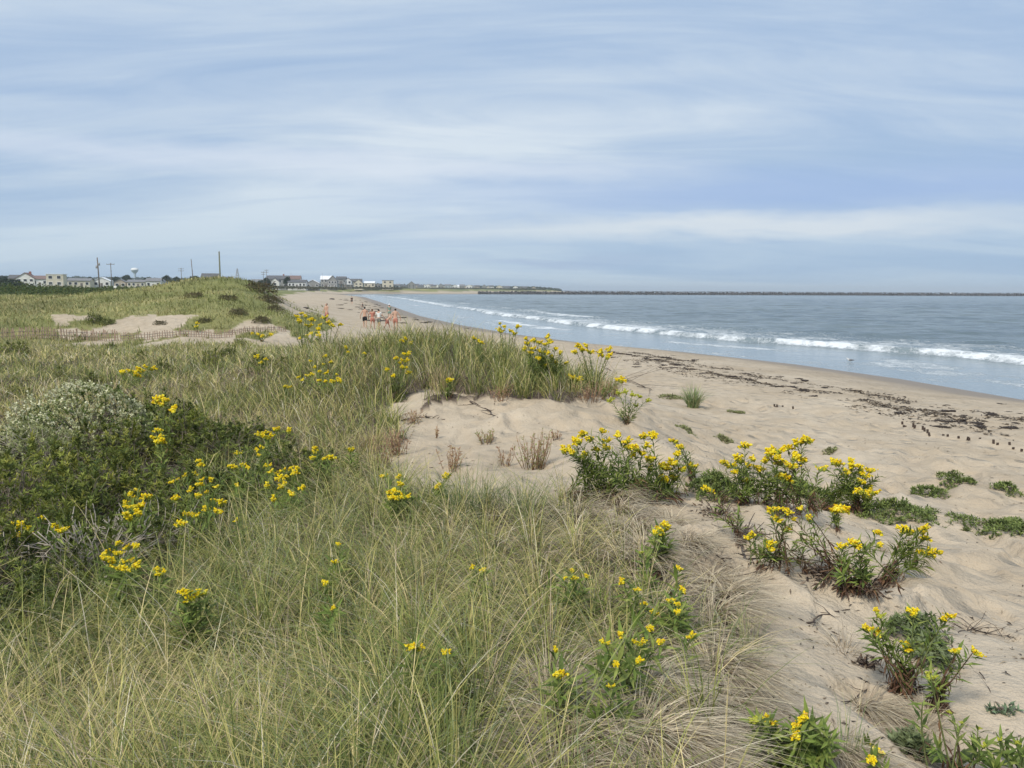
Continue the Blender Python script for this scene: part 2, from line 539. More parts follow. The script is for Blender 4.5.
# fine wrack litter, footmarks tone
lit = t.ramp(t.noise(pos, 26.0, 4, 0.7), [(0.54, 0.0), (0.62, 1.0)])
band = t.math('MULTIPLY', t.ramp(A('inl'), [(0.0, 0.0), (1.0, 1.0)]), 1.0)
bandn = t.n('ShaderNodeMapRange', {'Value': A('inl'), 1: 2.5, 2: 5}).outputs[0]
bandf = t.n('ShaderNodeMapRange', {'Value': A('inl'), 1: 15.0, 2: 9.0}).outputs[0]
bd = t.math('MULTIPLY', t.math('MULTIPLY', bandn, bandf), t.ramp(t.noise(t.mapping(pos, (0.6, 0.9, 1)), 1.0, 4), [(0.40, 0.0), (0.62, 1.0)]))
sand = t.mix(t.math('MULTIPLY', t.math('MULTIPLY', lit, bd), 0.9), sand, (0.10, 0.08, 0.065))
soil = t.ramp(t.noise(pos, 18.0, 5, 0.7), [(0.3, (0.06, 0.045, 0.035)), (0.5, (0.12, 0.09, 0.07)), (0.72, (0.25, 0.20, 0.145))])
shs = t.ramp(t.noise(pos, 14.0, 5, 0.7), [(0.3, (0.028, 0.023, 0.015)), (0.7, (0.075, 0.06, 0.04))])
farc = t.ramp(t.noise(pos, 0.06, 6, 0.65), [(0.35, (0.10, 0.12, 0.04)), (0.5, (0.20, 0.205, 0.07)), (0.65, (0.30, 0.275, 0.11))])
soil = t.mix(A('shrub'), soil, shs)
soil = t.mix(A('farv'), soil, farc)
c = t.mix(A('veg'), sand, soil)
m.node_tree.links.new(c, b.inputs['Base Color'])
m.node_tree.links.new(t.n('ShaderNodeMapRange', {'Value': wet, 3: 0.92, 4: 0.5}).outputs[0], b.inputs['Roughness'])
b.inputs['Specular IOR Level'].default_value = 0.25
foot = t.n('ShaderNodeTexVoronoi', {'Vector': pos, 'Scale': 2.6, 'Randomness': 1.0}, feature='SMOOTH_F1').outputs[0]
footm = t.math('MULTIPLY', t.ramp(foot, [(0.0, 0.0), (0.35, 1.0)]), t.n('ShaderNodeMapRange', {'Value': A('inl'), 1: 60.0, 2: 18.0}).outputs[0])
hh = t.math('ADD', t.math('ADD', t.math('MULTIPLY', footm, 0.13), t.math('MULTIPLY', t.noise(pos, 7.0, 4, 0.6), 0.05)),
            t.math('ADD', t.math('MULTIPLY', fine, 0.003), t.math('MULTIPLY', t.noise(pos, 28.0, 3, 0.6), 0.012)))
hh = t.math('MULTIPLY', hh, t.n('ShaderNodeMapRange', {'Value': wet, 3: 1.0, 4: 0.1}).outputs[0])
bn = t.n('ShaderNodeBump', {'Height': hh, 'Strength': 0.8, 'Distance': 1.0})
m.node_tree.links.new(bn.outputs[0], b.inputs['Normal'])
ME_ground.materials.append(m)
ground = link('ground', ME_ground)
tag(ground, 'pale sandy beach and dune ground, darker under the grass', 'ground', kind='structure')

# ================================================================== SEA
srads = np.concatenate([np.geomspace(14, 900, 620), np.geomspace(915, 16000, 60)])
sangs = np.concatenate([np.linspace(R(-48), R(48), 620), np.linspace(R(48), R(170), 40)[1:]])
sx, sy, sq = polar_grid(srads, sangs)
sd = -coast_dist(sx, sy)          # metres offshore
# coordinate along the coast, for breaking the surf into stretches
al = sy * 0.9 - sx * 0.45
wob = 2.2 * (fbm(al / 16, al * 0 + 3.3) - 0.5) + 1.2 * (fbm(al / 5, al * 0 + 8.3) - 0.5)
sdist = np.hypot(sx, sy)
z = np.zeros_like(sx)
off = sd + wob
brk = 13.4
amp = 0.42 * smooth(0.0, 0.42, fbm(al / 26 + 2.4, al * 0 + 1.7, 2) + 0.22 * (1 - smooth(70, 130, sdist)))
front = np.where(off < brk, np.exp(-((off - brk) / 0.55) ** 2), np.exp(-((off - brk) / 2.6) ** 2))
z += amp * front
z += 0.10 * np.exp(-((off - 30) / 3.5) ** 2) + 0.12 * np.exp(-((off - 45) / 5) ** 2)
sw = smooth(18, 60, sd)
z += sw * 0.10 * np.sin(sd / 2.6 + 3 * fbm(sx / 14, sy / 14)) * fbm(sx / 9, sy / 9)
z += smooth(12, 34, sd) * (0.55 * (fbm(sx / 4.5 + sy / 9, sy / 3.2) - 0.5) + .45 * (fbm(sx / 9, sy / 7 + 31, 2) - .5)) + smooth(4, 12, sd) * .05 * (fbm(sx / 2, sy / 2) - .5)
z *= (1 - smooth(300, 700, sdist))
foam = np.zeros_like(sx)
foam += smooth(0.1, 0.34, amp) * smooth(brk - 1.0, brk - 0.1, off) * (1 - smooth(brk + 7, brk + 21, off)) * (0.52 + 1.1 * (fbm(sx / 3 + 3, sy / 5) > 0.32) * 0.7 * (1.15 - smooth(brk + 0.5, brk + 8, off)))
foam += 1.0 * amp / 0.42 * np.exp(-((off - brk + 0.1) / 0.75) ** 2)
# second, lower line behind and the thinned lines farther along the bay
amp2 = smooth(0.52, 0.66, fbm(al / 22 + 31, al * 0 + 5.0, 2)) * (sdist > 70)
foam += 0.9 * amp2 * np.exp(-((off - 25) / 1.8) ** 2)
amp3 = smooth(0.55, 0.68, fbm(al / 15 + 71, al * 0 + 15.0, 2)) * (sdist > 55)
foam += 0.8 * amp3 * np.exp(-((off - 7.5) / 1.0) ** 2)
# lace left on the wash and the swash edge
foam += 0.55 * smooth(0.2, 1.2, off) * (1 - smooth(1.2, 2.8, off)) * smooth(0.35, 0.6, fbm(al / 4, al * 0 + 2.2))
foam += 0.62 * smooth(2, 4, off) * (1 - smooth(7, 10, off)) * smooth(0.42, 0.62, fbm(sx / 4 + 20, sy / 5))
foam = np.clip(foam * (1 - .45 * smooth(80, 170, sdist)), 0, 1.0) * (0.5 + 0.5 * smooth(.34, .62, fbm(sx / 1.5 + 70, sy / 2.2 + 9)))
shallow = 1 - smooth(6, 26, sd)
z = z + np.where(sd > 0, 0.0, -0.0)
ME_sea = np_mesh('sea', np.stack([sx, sy, z], -1), sq, None, attrs={'foam': foam, 'shallow': shallow})
m = bpy.data.materials.new('sea_water'); m.use_nodes = True
t = NT(m.node_tree); b = m.node_tree.nodes['Principled BSDF']
pos = t.n('ShaderNodeNewGeometry').outputs['Position']
A = lambda nm: t.n('ShaderNodeAttribute', attribute_name=nm).outputs['Fac']
deep = t.ramp(t.noise(t.mapping(pos, (0.012, 0.03, 1)), 1.0, 4), [(0.35, (0.07, 0.105, 0.115)), (0.65, (0.14, 0.18, 0.185))])
wc = t.mix(A('shallow'), deep, (0.23, 0.275, 0.295))
fn = t.noise(t.mapping(pos, (1.0, .6, 1)), 1.5, 6, 0.8)
fn2 = t.n('ShaderNodeTexVoronoi', {'Vector': t.mapping(pos, (1.0, 0.8, 1)), 'Scale': 2.2}, feature='DISTANCE_TO_EDGE').outputs[0]
lace = t.ramp(fn2, [(0.0, 0.22), (0.10, 0.0)])
fv = t.math('ADD', t.math('ADD', A('foam'), t.math('MULTIPLY', lace, t.math('GREATER_THAN', A('foam'), 0.06))), t.math('MULTIPLY', t.math('SUBTRACT', fn, 0.5), 2.6))
ff = t.ramp(fv, [(0.38, 0.0), (1.1, 1.0)])
ff = t.math('MULTIPLY', ff, t.ramp(A('foam'), [(0.02, 0.0), (0.16, 1.0)]))
wc = t.mix(ff, wc, (0.74, 0.77, 0.79))
m.node_tree.links.new(wc, b.inputs['Base Color'])
m.node_tree.links.new(t.n('ShaderNodeMapRange', {'Value': ff, 3: 0.16, 4: 0.85}).outputs[0], b.inputs['Roughness'])
b.inputs['IOR'].default_value = 1.33
w1 = t.noise(t.mapping(pos, (0.55, 1.0, 1), (0, 0, R(28))), 0.9, 5, 0.62)
w2 = t.noise(t.mapping(pos, (0.3, 0.8, 1), (0, 0, R(20))), 0.22, 3, 0.5)
calm = t.n('ShaderNodeMapRange', {'Value': A('shallow'), 3: 1.0, 4: 0.22}).outputs[0]
wh = t.math('MULTIPLY', t.math('ADD', t.math('MULTIPLY', w1, 0.55), t.math('MULTIPLY', w2, 1.1)), calm)
wh = t.math('ADD', wh, t.math('MULTIPLY', t.math('MULTIPLY', ff, fn), 0.12))
bn = t.n('ShaderNodeBump', {'Height': wh, 'Strength': 1.0, 'Distance': 0.8})
m.node_tree.links.new(bn.outputs[0], b.inputs['Normal'])
ME_sea.materials.append(m)
tag(link('sea', ME_sea), 'grey-blue sea with breaking surf', 'sea', kind='structure')


# ================================================================== GRASS
def blades(P, h, w, ang, lean, droop, col, segs, tipcol=1.08, name='grass', mat=None):
    """ribbons rising from P, leaning towards ang and drooping at the tip"""
    N = len(P)
    tt = np.linspace(0, 1, segs + 1)
    dx, dy = np.cos(ang), np.sin(ang)
    wx, wy = -dy, dx
    tw = rng.uniform(-0.9, 0.9, N)
    wx, wy = wx * np.cos(tw) + dx * np.sin(tw), wy * np.cos(tw) + dy * np.sin(tw)
    V = np.zeros((N, segs * 2 + 1, 3), np.float32)
    C = np.zeros((N, segs * 2 + 1, 3), np.float32)
    for i, q in enumerate(tt):
        fwd = h * lean * (0.35 * q + 0.65 * q ** 2)
        up = h * (q - droop * q ** 2.4) * np.sqrt(np.maximum(1 - 0.5 * lean ** 2, 0.2))
        cx = P[:, 0] + dx * fwd; cy = P[:, 1] + dy * fwd; cz = P[:, 2] + up - 0.02 * (1 - q)
        hw = w * 0.5 * (1 - q ** 1.6 * 0.85)
        cc = col * (1 + (tipcol - 1) * q)
        if i < segs:
            V[:, 2 * i] = np.stack([cx - wx * hw, cy - wy * hw, cz], -1)
            V[:, 2 * i + 1] = np.stack([cx + wx * hw, cy + wy * hw, cz], -1)
            C[:, 2 * i] = C[:, 2 * i + 1] = cc
        else:
            V[:, 2 * i] = np.stack([cx, cy, cz], -1); C[:, 2 * i] = cc
    k = segs * 2 + 1
    base = (np.arange(N) * k)[:, None]
    qs = [[2 * i, 2 * i + 1, 2 * i + 3, 2 * i + 2] for i in range(segs - 1)]
    quads = np.concatenate([(base + np.array(q)) for q in qs]) if qs else np.zeros((0, 4), int)
    last = base + np.array([2 * (segs - 1), 2 * (segs - 1) + 1, 2 * segs])
    tris = last
    # quads and triangles in one mesh
    V = V.reshape(-1, 3); C = C.reshape(-1, 3)
    me = bpy.data.meshes.new(name)
    me.vertices.add(len(V)); me.vertices.foreach_set('co', V.ravel())
    loops = np.concatenate([quads.ravel(), tris.ravel()]).astype(np.int32)
    me.loops.add(len(loops)); me.loops.foreach_set('vertex_index', loops)
    nq, ntr = len(quads), len(tris)
    me.polygons.add(nq + ntr)
    me.polygons.foreach_set('loop_start', np.concatenate([np.arange(nq) * 4, nq * 4 + np.arange(ntr) * 3]).astype(np.int32))
    me.polygons.foreach_set('loop_total', np.concatenate([np.full(nq, 4), np.full(ntr, 3)]).astype(np.int32))
    a = me.color_attributes.new('Col', 'FLOAT_COLOR', 'POINT')
    c4 = np.ones((len(V), 4), np.float32); c4[:, :3] = C
    a.data.foreach_set('color', c4.ravel())
    me.update(calc_edges=True)
    me.materials.append(mat or M_blade)
    return me


PAL = np.array([(0.62, 0.51, 0.26), (0.45, 0.405, 0.145), (0.26, 0.28, 0.08), (0.13, 0.165, 0.042), (0.42, 0.33, 0.235), (0.20, 0.23, 0.115), (0.68, 0.61, 0.45)])
GREY = np.array([(0.50, 0.42, 0.29), (0.62, 0.53, 0.38), (0.30, 0.24, 0.18), (0.44, 0.35, 0.24)])


def pick(pal, probs, n):
    i = rng.choice(len(pal), n, p=np.array(probs) / np.sum(probs))
    return pal[i] * rng.uniform(0.75, 1.2, (n, 1))


def clump(x, y, cell, strength):
    """pulls points towards the tussock they belong to"""
    gx_ = np.floor(x / cell); gy_ = np.floor(y / cell)
    hx = vnoise(gx_ * 7.13 + 0.5, gy_ * 3.77 + 0.5); hy = vnoise(gx_ * 5.31 + 30.5, gy_ * 9.17 + 11.5)
    cx = (gx_ + 0.15 + 0.7 * hx) * cell; cy = (gy_ + 0.15 + 0.7 * hy) * cell
    return x + (cx - x) * strength, y + (cy - y) * strength, cx, cy


def scatter(n, y0, y1, u0=-0.86, u1=0.86):
    y = np.exp(rng.uniform(math.log(y0), math.log(y1), n)); x = rng.uniform(u0, u1, n) * y
    return x, y


def grass_layer(n, y0, y1, segs, hmean, cellf, name, cl_=(.1, .8)):
    x, y = scatter(n, y0, y1)
    cell = np.clip(0.10 + 0.012 * y, 0.1, 0.6)
    cell = cellf
    x, y, cx, cy = clump(x, y, cell, rng.uniform(*cl_, n))
    d = coast_dist(x, y); z = H(x, y, d)
    mk, px, py = veg_mask(x, y, z, d)
    D = np.hypot(x, y)
    sh = in_poly(SHRUB, px, py)
    dn = in_poly(DEAD, px, py) | in_poly(DEAD2, px, py)
    patch = fbm(cx / 1.3, cy / 1.3)
    keep = mk & ~(sh & (rng.random(n) > np.where(px > 190, .4, .06))) & ~(dn & (rng.random(n) > 0.14))
    # thins out beside the sand
    keep &= rng.random(n) < 0.35 + 1.6 * (fbm(x / 0.9 + 5, y / 0.9) - 0.15)
    x, y, z, cx, cy, px, py, D, patch = [q[keep] for q in (x, y, z, cx, cy, px, py, D, patch)]
    N = len(x)
    big = fbm(x / 3.5 + 11, y / 3.5 + 4)
    green = np.clip((patch - 0.40) * 4.5 + (big - 0.5) * 2.0 + .35 * ((y > 45) | ((y > 10) & (y < 22) & (x > -.3 * y))), 0, 1)
    # second dune and the crest are greener, the left meadow paler
    pg = pick(PAL, (0.08, 0.20, 0.30, 0.28, 0.03, 0.10, .03), N)
    ps = pick(PAL, (0.24, 0.26, 0.18, 0.12, 0.10, 0.08, .06), N)
    col = np.where((rng.random(N) < green)[:, None], pg, ps)
    crest = smooth(10, 12.5, y) * (1 - smooth(19, 22, y)) * smooth(-.34, -.22, x / y)
    far_ = smooth(28, 60, D)[:, None]
    green = np.clip(green - .5 * smooth(-.45, -.6, x / y) * (y > 40), 0, 1)
    smo = np.where((green > rng.random(N) * .9)[:, None], (0.25, 0.265, 0.095), (0.42, 0.375, 0.175)) * (0.38 + 1.05 * fbm(x / 2.6 + 7, y / 5)[:, None])
    smo = np.where(rng.random((N, 1)) < .10, (0.16, 0.165, 0.07), smo)
    col = col * (1 - .9 * far_) + smo * .9 * far_
    h = hmean * rng.uniform(0.5, 1.35, N) * (0.7 + 0.7 * patch) * (1 + .45 * crest)
    w = np.maximum(0.0050, 0.00078 * D) * rng.uniform(0.6, 1.3, N)
    
    outx, outy = x - cx, y - cy
    ang = np.arctan2(outy, outx) + rng.normal(0, 0.8, N)
    # prevailing lean inland (to the left) from the sea wind
    ang = np.where(rng.random(N) < 0.22, PI + rng.normal(0, 0.9, N), ang)
    lean = np.clip(rng.normal(0.78, 0.34, N), 0.05, 1.35) * (1 - .35 * crest)
    droop = np.clip(rng.normal(0.46, 0.20, N), 0.02, 0.9)
    me = blades(np.stack([x, y, z], -1), h, w, ang, lean, droop, col, segs, name=name)
    return me


o = link('dune_grass', grass_layer(90000, 1.5, 7.5, 5, 0.50, 0.28, 'dune_grass_near', (.3, .95)))
tag(o, 'long tangled straw and green dune grass filling the foreground', 'grass', kind='stuff')
o = link('dune_grass', grass_layer(160000, 7.5, 30, 3, 0.46, 0.41, 'dune_grass_mid', (0, .6)))
tag(o, 'soft pale beach grass over the middle dune behind the shrubs', 'grass', kind='stuff')
o = link('dune_grass', grass_layer(190000, 30, 125, 2, 0.48, 1.3, 'dune_grass_far', (0, .3)))
tag(o, 'olive green marram grass covering the second dune', 'grass', kind='stuff')


def dead_layer():
    parts = []
    x, y = scatter(85000, 1.7, 9.0, -0.1, 0.5)
    x, y, cx, cy = clump(x, y, 0.34, rng.uniform(0.72, 0.99, len(x)))
    d = coast_dist(x, y); z = H(x, y, d)
    px, py, _ = project(np.stack([x, y, z], -1))
    jit = 14 * (fbm(x / 0.3, y / 0.3) - 0.5)
    mk = in_poly(DEAD, px + jit, py + jit) | (in_poly(DEAD2, px + jit, py + jit) & (rng.random(len(x)) < 0.5))
    mk |= in_poly(VEG, px - 8 + jit, py) & (px > 380) & (rng.random(len(x)) < 0.10)
    x, y, z, cx, cy = [q[mk] for q in (x, y, z, cx, cy)]
    N = len(x)
    ang = np.arctan2(y - cy, x - cx) + rng.normal(0, 0.45, N)
    ang = np.where(rng.random(N) < 0.65, -0.6 + rng.normal(0, 0.45, N), ang)
    h = rng.uniform(0.22, 0.48, N)
    return blades(np.stack([x, y, z + 0.02], -1), h, rng.uniform(0.004, 0.008, N), ang, np.clip(rng.normal(0.95, 0.2, N), 0.3, 1.35),
                  np.clip(rng.normal(0.75, 0.12, N), 0.4, 0.98), pick(GREY, (0.4, 0.3, 0.15, 0.15), N), 5, 1.1, name='dead_grass')


def thatch():
    out = []
    x, y = scatter(90000, 1.5, 26)
    d = coast_dist(x, y); z = H(x, y, d); mk, px, py = veg_mask(x, y, z, d)
    mk |= in_poly(DEAD2, px, py)
    x, y, z = x[mk], y[mk], z[mk]; N = len(x); D = np.hypot(x, y)
    cols = np.array([(0.15, 0.11, 0.09), (0.24, 0.185, 0.145), (0.09, 0.065, 0.055), (0.33, 0.27, 0.20)])
    return blades(np.stack([x, y, z], -1), rng.uniform(.10, .30, N), np.maximum(.005, .0009 * D), rng.uniform(0, 2 * PI, N), rng.uniform(.7, 1.4, N), rng.uniform(.6, .95, N), pick(cols, (.35, .3, .15, .2), N), 3, 1.0, name='thatch')


tag(link('thatch', thatch()), 'low brown thatch of old dead grass lying under the living dune grass', 'dead grass', kind='stuff')
def loose_straw():
    x, y = scatter(9000, 2.2, 9, .1, .8)
    x, y, cx, cy = clump(x, y, .5, rng.uniform(.6, .97, len(x)))
    d = coast_dist(x, y); z = H(x, y, d); px, py, _ = project(np.stack([x, y, z], -1))
    near = (px < 930) & (py > 520) & ~in_poly(VEG, px, py) & (vnoise(cx * 3.1 + 8, cy * 3.7) > .58)
    x, y, z, cx, cy = [q[near] for q in (x, y, z, cx, cy)]; N = len(x)
    ang = np.arctan2(y - cy, x - cx) + rng.normal(0, .5, N); ang = np.where(rng.random(N) < .6, -1.0 + rng.normal(0, .4, N), ang)
    return blades(np.stack([x, y, z + .02], -1), rng.uniform(.12, .34, N), rng.uniform(.003, .005, N), ang, rng.uniform(1.1, 1.4, N), rng.uniform(.85, 1.0, N), pick(GREY, (.4, .25, .2, .15), N), 4, 1.0, name='loose_straw')


tag(link('loose_straw', loose_straw()), 'wisps of loose grey straw lying on the bare sand slope', 'straw', kind='stuff')
tag(link('dead_grass', dead_layer()), 'matted grey dead grass drooping down the sand slope at the grass edge', 'dead grass', kind='stuff')
# ================================================================== LEAFY PLANTS
def leaf_arrays(P, T, Nn, L, Wd, col, fold=0.15, brown=0.0):
    """pointed leaves: from P along T, with normal Nn"""
    P = np.asarray(P, float); T = np.asarray(T, float); Nn = np.asarray(Nn, float)
    S = np.cross(T, Nn); S /= np.linalg.norm(S, axis=1)[:, None] + 1e-9
    U = np.cross(S, T)
    L = np.asarray(L)[:, None]; Wd = np.asarray(Wd)[:, None]
    a = P
    b1 = P + T * L * 0.45 + S * Wd * 0.5 + U * Wd * fold
    b2 = P + T * L * 0.45 - S * Wd * 0.5 + U * Wd * fold
    mid = P + T * L * 0.48 - U * L * 0.02
    c = P + T * L - U * L * 0.16
    V = np.stack([a, b1, mid, b2, c], 1).reshape(-1, 3)
    base = (np.arange(len(P)) * 5)[:, None]
    Fc = np.concatenate([base + np.array([0, 1, 2]), base + np.array([1, 4, 2]), base + np.array([0, 2, 3]), base + np.array([2, 4, 3])])
    C = np.repeat(col, 5, axis=0)
    return V, Fc, C


def leaf_mesh(name, P, T, Nn, L, Wd, col, mat=None):
    V, Fc, C = leaf_arrays(P, T, Nn, L, Wd, col)
    return np_mesh(name, V, Fc, mat or M_leaf, C, False, 3)


def unit(v):
    v = np.asarray(v, float)
    return v / (np.linalg.norm(v, axis=-1, keepdims=True) + 1e-9)


GREENS = np.array([(0.15, 0.21, 0.045), (0.20, 0.26, 0.06), (0.11, 0.155, 0.04), (0.26, 0.30, 0.08)])
BROWNS = np.array([(0.13, 0.07, 0.045), (0.20, 0.115, 0.065), (0.085, 0.05, 0.035)])


def cluster_mesh(name, seed, kind='plume'):
    """a goldenrod plume: many tiny florets crowded on short side branches"""
    r = np.random.default_rng(seed)
    V = []; Fc = []; C = []
    n = 0
    oct_v = np.array([(1, 0, 0), (-1, 0, 0), (0, 1, 0), (0, -1, 0), (0, 0, 1), (0, 0, -1)], float)
    oct_f = [(0, 2, 4), (2, 1, 4), (1, 3, 4), (3, 0, 4), (2, 0, 5), (1, 2, 5), (3, 1, 5), (0, 3, 5)]
    nb = r.integers(4, 8)
    for bnum in range(nb):
        a = r.uniform(0, 2 * PI); tilt = r.uniform(0.2, 1.15)
        d = np.array([math.cos(a) * math.sin(tilt), math.sin(a) * math.sin(tilt), math.cos(tilt)])
        ln = r.uniform(0.5, 0.95)
        for k in range(22):
            q = r.uniform(0.1, 1)
            c = d * ln * q + np.array([0, 0, -0.18 * q * q * math.sin(tilt)]) + r.normal(0, 0.09, 3) * (1.15 - 0.5 * q)
            s = r.uniform(0.065, 0.125)
            rot = np.linalg.qr(r.normal(size=(3, 3)))[0]
            V.append((oct_v * s * np.array([1, 1, 1.3])) @ rot + c)
            Fc += [tuple(i + n for i in f) for f in oct_f]; n += 6
            col = np.array((0.95, 0.74, 0.02)) * r.uniform(0.8, 1.08)
            if r.random() < 0.25: col = np.array((0.90, 0.80, 0.10))
            if r.random() < 0.14: col = np.array((0.66, 0.40, 0.02))
            if q < .4: col = np.array((0.42, 0.44, 0.06)) * r.uniform(.7, 1.2)
            if kind == 'bud': col = np.array((0.48, 0.50, 0.07)) * r.uniform(0.8, 1.2)
            C.append(np.tile(col, (6, 1)))
    return np_mesh(name, np.concatenate(V), np.array(Fc), M_petal, np.concatenate(C), False, 3)


CL = [cluster_mesh('flower_cluster', 100 + i) for i in range(6)]
CLB = [cluster_mesh('bud_cluster', 200 + i, 'bud') for i in range(3)]


def goldenrod(label, heads, h=0.45, base=None, s=9, leaf=1.0, lean=0.0, brown=0.0, bud=(), nleaf=26, extra=3, spread=0.0, name='goldenrod', group=None, D=None, flat=False):
    """one plant: a stem to every flower head; heads are placed where the line of sight
    meets a surface h above the ground, or at the depth of the plant's own base"""
    hp = []
    if base is not None:
        B = hit(*base) if D is None else at_depth(base[0], base[1], D)
        B[2] = Hs(B[0], B[1])
        for (x, y) in heads:
            hp.append(at_depth(x, y, B[1] + random.uniform(-0.12, 0.12) * max(1, B[1] / 9)))
    else:
        for (x, y) in heads:
            hp.append(hit(x, y, h * .82 * random.uniform(0.9, 1.06)))
        c = np.mean(hp, axis=0)
        B = np.array([c[0] + random.uniform(-.04, .04), c[1] + 0.05, 0.0])
        B[2] = Hs(B[0], B[1])
    for q in hp: q[2] = max(q[2], Hs(q[0], q[1]) + 0.05)
    root = empty(name, tuple(B))
    tag(root, label, 'wildflower', group or 'goldenrod plants in bloom on the dune')
    Dp = np.hypot(B[0], B[1])
    if base is None: leaf *= 1.2
    st = MB()
    LP, LT, LN, LL, LW, LC = [], [], [], [], [], []
    bp = [np.zeros(3), ]
    targets = [q - B for q in hp]
    for e in range(extra):
        if len(hp): qq = targets[random.randrange(len(targets))] * np.array([random.uniform(.4, 1.1), random.uniform(.4, 1.1), random.uniform(0.35, 0.85)]); qq = qq + np.linalg.norm(qq) * np.array([random.uniform(-.5, .5), random.uniform(-.4, .4), 0])
        else: qq = np.array([random.uniform(-.2, .2), random.uniform(-.2, .2), random.uniform(.15, h)])
        targets.append(qq)
    thick = max(0.0026, 0.00032 * Dp)
    for ti, tg in enumerate(targets):
        b0 = np.array([random.uniform(-.04, .04) + spread * random.uniform(-1, 1) * 0.5, random.uniform(-.04, .04), 0.0])
        mid = b0 * 0.5 + tg * 0.5 + np.array([0, 0, 0.12 * np.linalg.norm(tg - b0)]) * (1 if abs(tg[0]) > 0.1 else 0.3) + np.array([random.uniform(-.03, .03), random.uniform(-.03, .03), 0])
        qs = np.linspace(0, 1, 8)[:, None]
        pts = b0 * (1 - qs) ** 2 + 2 * mid * qs * (1 - qs) + tg * qs ** 2
        gl = np.array([0, 0, 0.0])
        pts[:, 2] = np.maximum(pts[:, 2], 0.01)
        cst = (0.14, 0.10, 0.06) if brown > 0.5 else (0.16, 0.19, 0.07)
        st.tube(pts, np.linspace(thick * 1.7, thick * 0.8, 8), 5, cst)
        nl = int(nleaf * random.uniform(0.8, 1.2))
        for k in range(nl):
            q = 0.08 + 0.88 * (k + random.random()) / nl
            i = min(int(q * 7), 6); fr = q * 7 - i
            p = pts[i] * (1 - fr) + pts[i + 1] * fr
            tdir = unit(pts[i + 1] - pts[i])
            a = k * 2.4 + random.uniform(-.4, .4)
            side = unit(np.cross(tdir, (math.cos(a), math.sin(a), 0.3)))
            bend = random.uniform(0.35, 0.8)
            dry = q < 0.30 + 0.25 * brown or (brown > 0 and random.random() < brown * 0.25)
            tt = unit(side * (1 - bend * 0.4) + tdir * (bend if not dry else -0.9))
            LP.append(p); LT.append(tt); LN.append(unit(tdir + side * -0.3))
            ln = leaf * random.uniform(0.065, 0.115) * (1.15 - 0.5 * q) * (1.0 if not dry else 0.7)
            LL.append(ln); LW.append(max(ln * 0.19, 0.0011 * Dp) * (1.0 if not dry else 0.8))
            LC.append((BROWNS[random.randrange(3)] if dry else GREENS[random.randrange(4)]) * random.uniform(0.8, 1.25))
    st.build('stem', M_colour, root, True)
    isb = np.array([c[0] > c[1] for c in LC])
    arr = [np.array(q) for q in (LP, LT, LN, LL, LW, LC)]
    if (~isb).any(): link('foliage', leaf_mesh('foliage', *[q[~isb] for q in arr]), root)
    if isb.sum() > 6: link('dried_foliage', leaf_mesh('dried_foliage', *[q[isb] for q in arr]), root)
    for k, q in enumerate(hp):
        ss = (s[k] if hasattr(s, '__len__') else s * random.uniform(0.8, 1.2))
        size = ss * Dp / F / 0.95
        src = CLB if k in bud else CL
        f = link('flower_cluster', src[random.randrange(len(src))], root, loc=tuple(q - B - np.array([0, 0, size * 0.25])),
                 rot=(random.uniform(-.4, .4), random.uniform(-.4, .4), random.uniform(0, 6.3)), sc=(size, size, size * (0.6 if flat else 0.8)))
        if k in bud: f['label'] = 'greenish unopened goldenrod plume'
    return root


M_colour = mat_leaf('plant_colour', 0.0, 0.75, 0.2)

G = goldenrod
# --- in the shrubs and grass on the left
G('low flat-topped goldenrod row in the meadow behind the white-flowered bush', [(122, 372), (130, 370), (140, 369), (150, 367), (136, 374)], h=.5, s=8, flat=True)
G('tall goldenrod rising at the right edge of the white-flowered bush', [(157, 401), (162, 404), (159, 398), (173, 408), (165, 400)], h=1.0, s=8)
G('single upright goldenrod plume just below the white-flowered bush', [(158, 430), (157, 437), (159, 441)], h=.8, s=8)
G('goldenrod with four round heads beyond the dark shrubs', [(260, 434), (276, 429), (289, 431), (268, 436), (264, 432)], h=.6, s=8)
G('slim goldenrod with small heads between dark shrubs and round-headed goldenrod', [(259, 455), (261, 447), (268, 465), (257, 449), (272, 470)], h=.55, s=6)
G('lone goldenrod head poking up above the middle of the shrub thicket', [(199, 460), (202, 464)], h=.7, s=7)
G('broad many-headed goldenrod patch at the right edge of the dark shrubs', [(179, 479), (172, 482), (195, 474), (203, 479), (190, 489), (207, 492), (217, 486), (211, 479), (186, 476), (176, 498), (207, 508), (220, 503), (186, 514), (195, 515), (217, 511), (199, 484), (199, 495), (181, 523), (213, 500)], h=.55, s=6.5, nleaf=12)
G('small goldenrod trio right of the broad many-headed patch', [(234, 467), (239, 453), (237, 485), (229, 466), (243, 466), (248, 467)], h=.55, s=6)
G('dense bright goldenrod mass where the shrubs meet the tangled grass', [(278, 474), (291, 469), (284, 470), (298, 468), (288, 476), (267, 486), (284, 485), (290, 492), (274, 499), (281, 479), (295, 473), (304, 486)], h=.5, s=8)
G('large-headed goldenrod star of plumes left in the shrub thicket', [(137, 489), (129, 502), (147, 496), (125, 513), (131, 517), (139, 513), (127, 496), (134, 498), (131, 507), (141, 505), (125, 504)], h=.6, s=8.5)
G('goldenrod leaning at the left edge of the photo with green stalks', [(20, 526), (15, 524), (41, 518), (58, 528), (52, 527), (30, 533), (27, 530), (17, 535), (62, 530)], h=.5, s=7)
G('showy goldenrod in front of the grey bare twigs', [(116, 543), (108, 552), (117, 553), (127, 547), (135, 547), (105, 558), (113, 564), (122, 562), (130, 560), (139, 562), (125, 569), (118, 567), (134, 566), (110, 560)], h=.55, s=8.5)
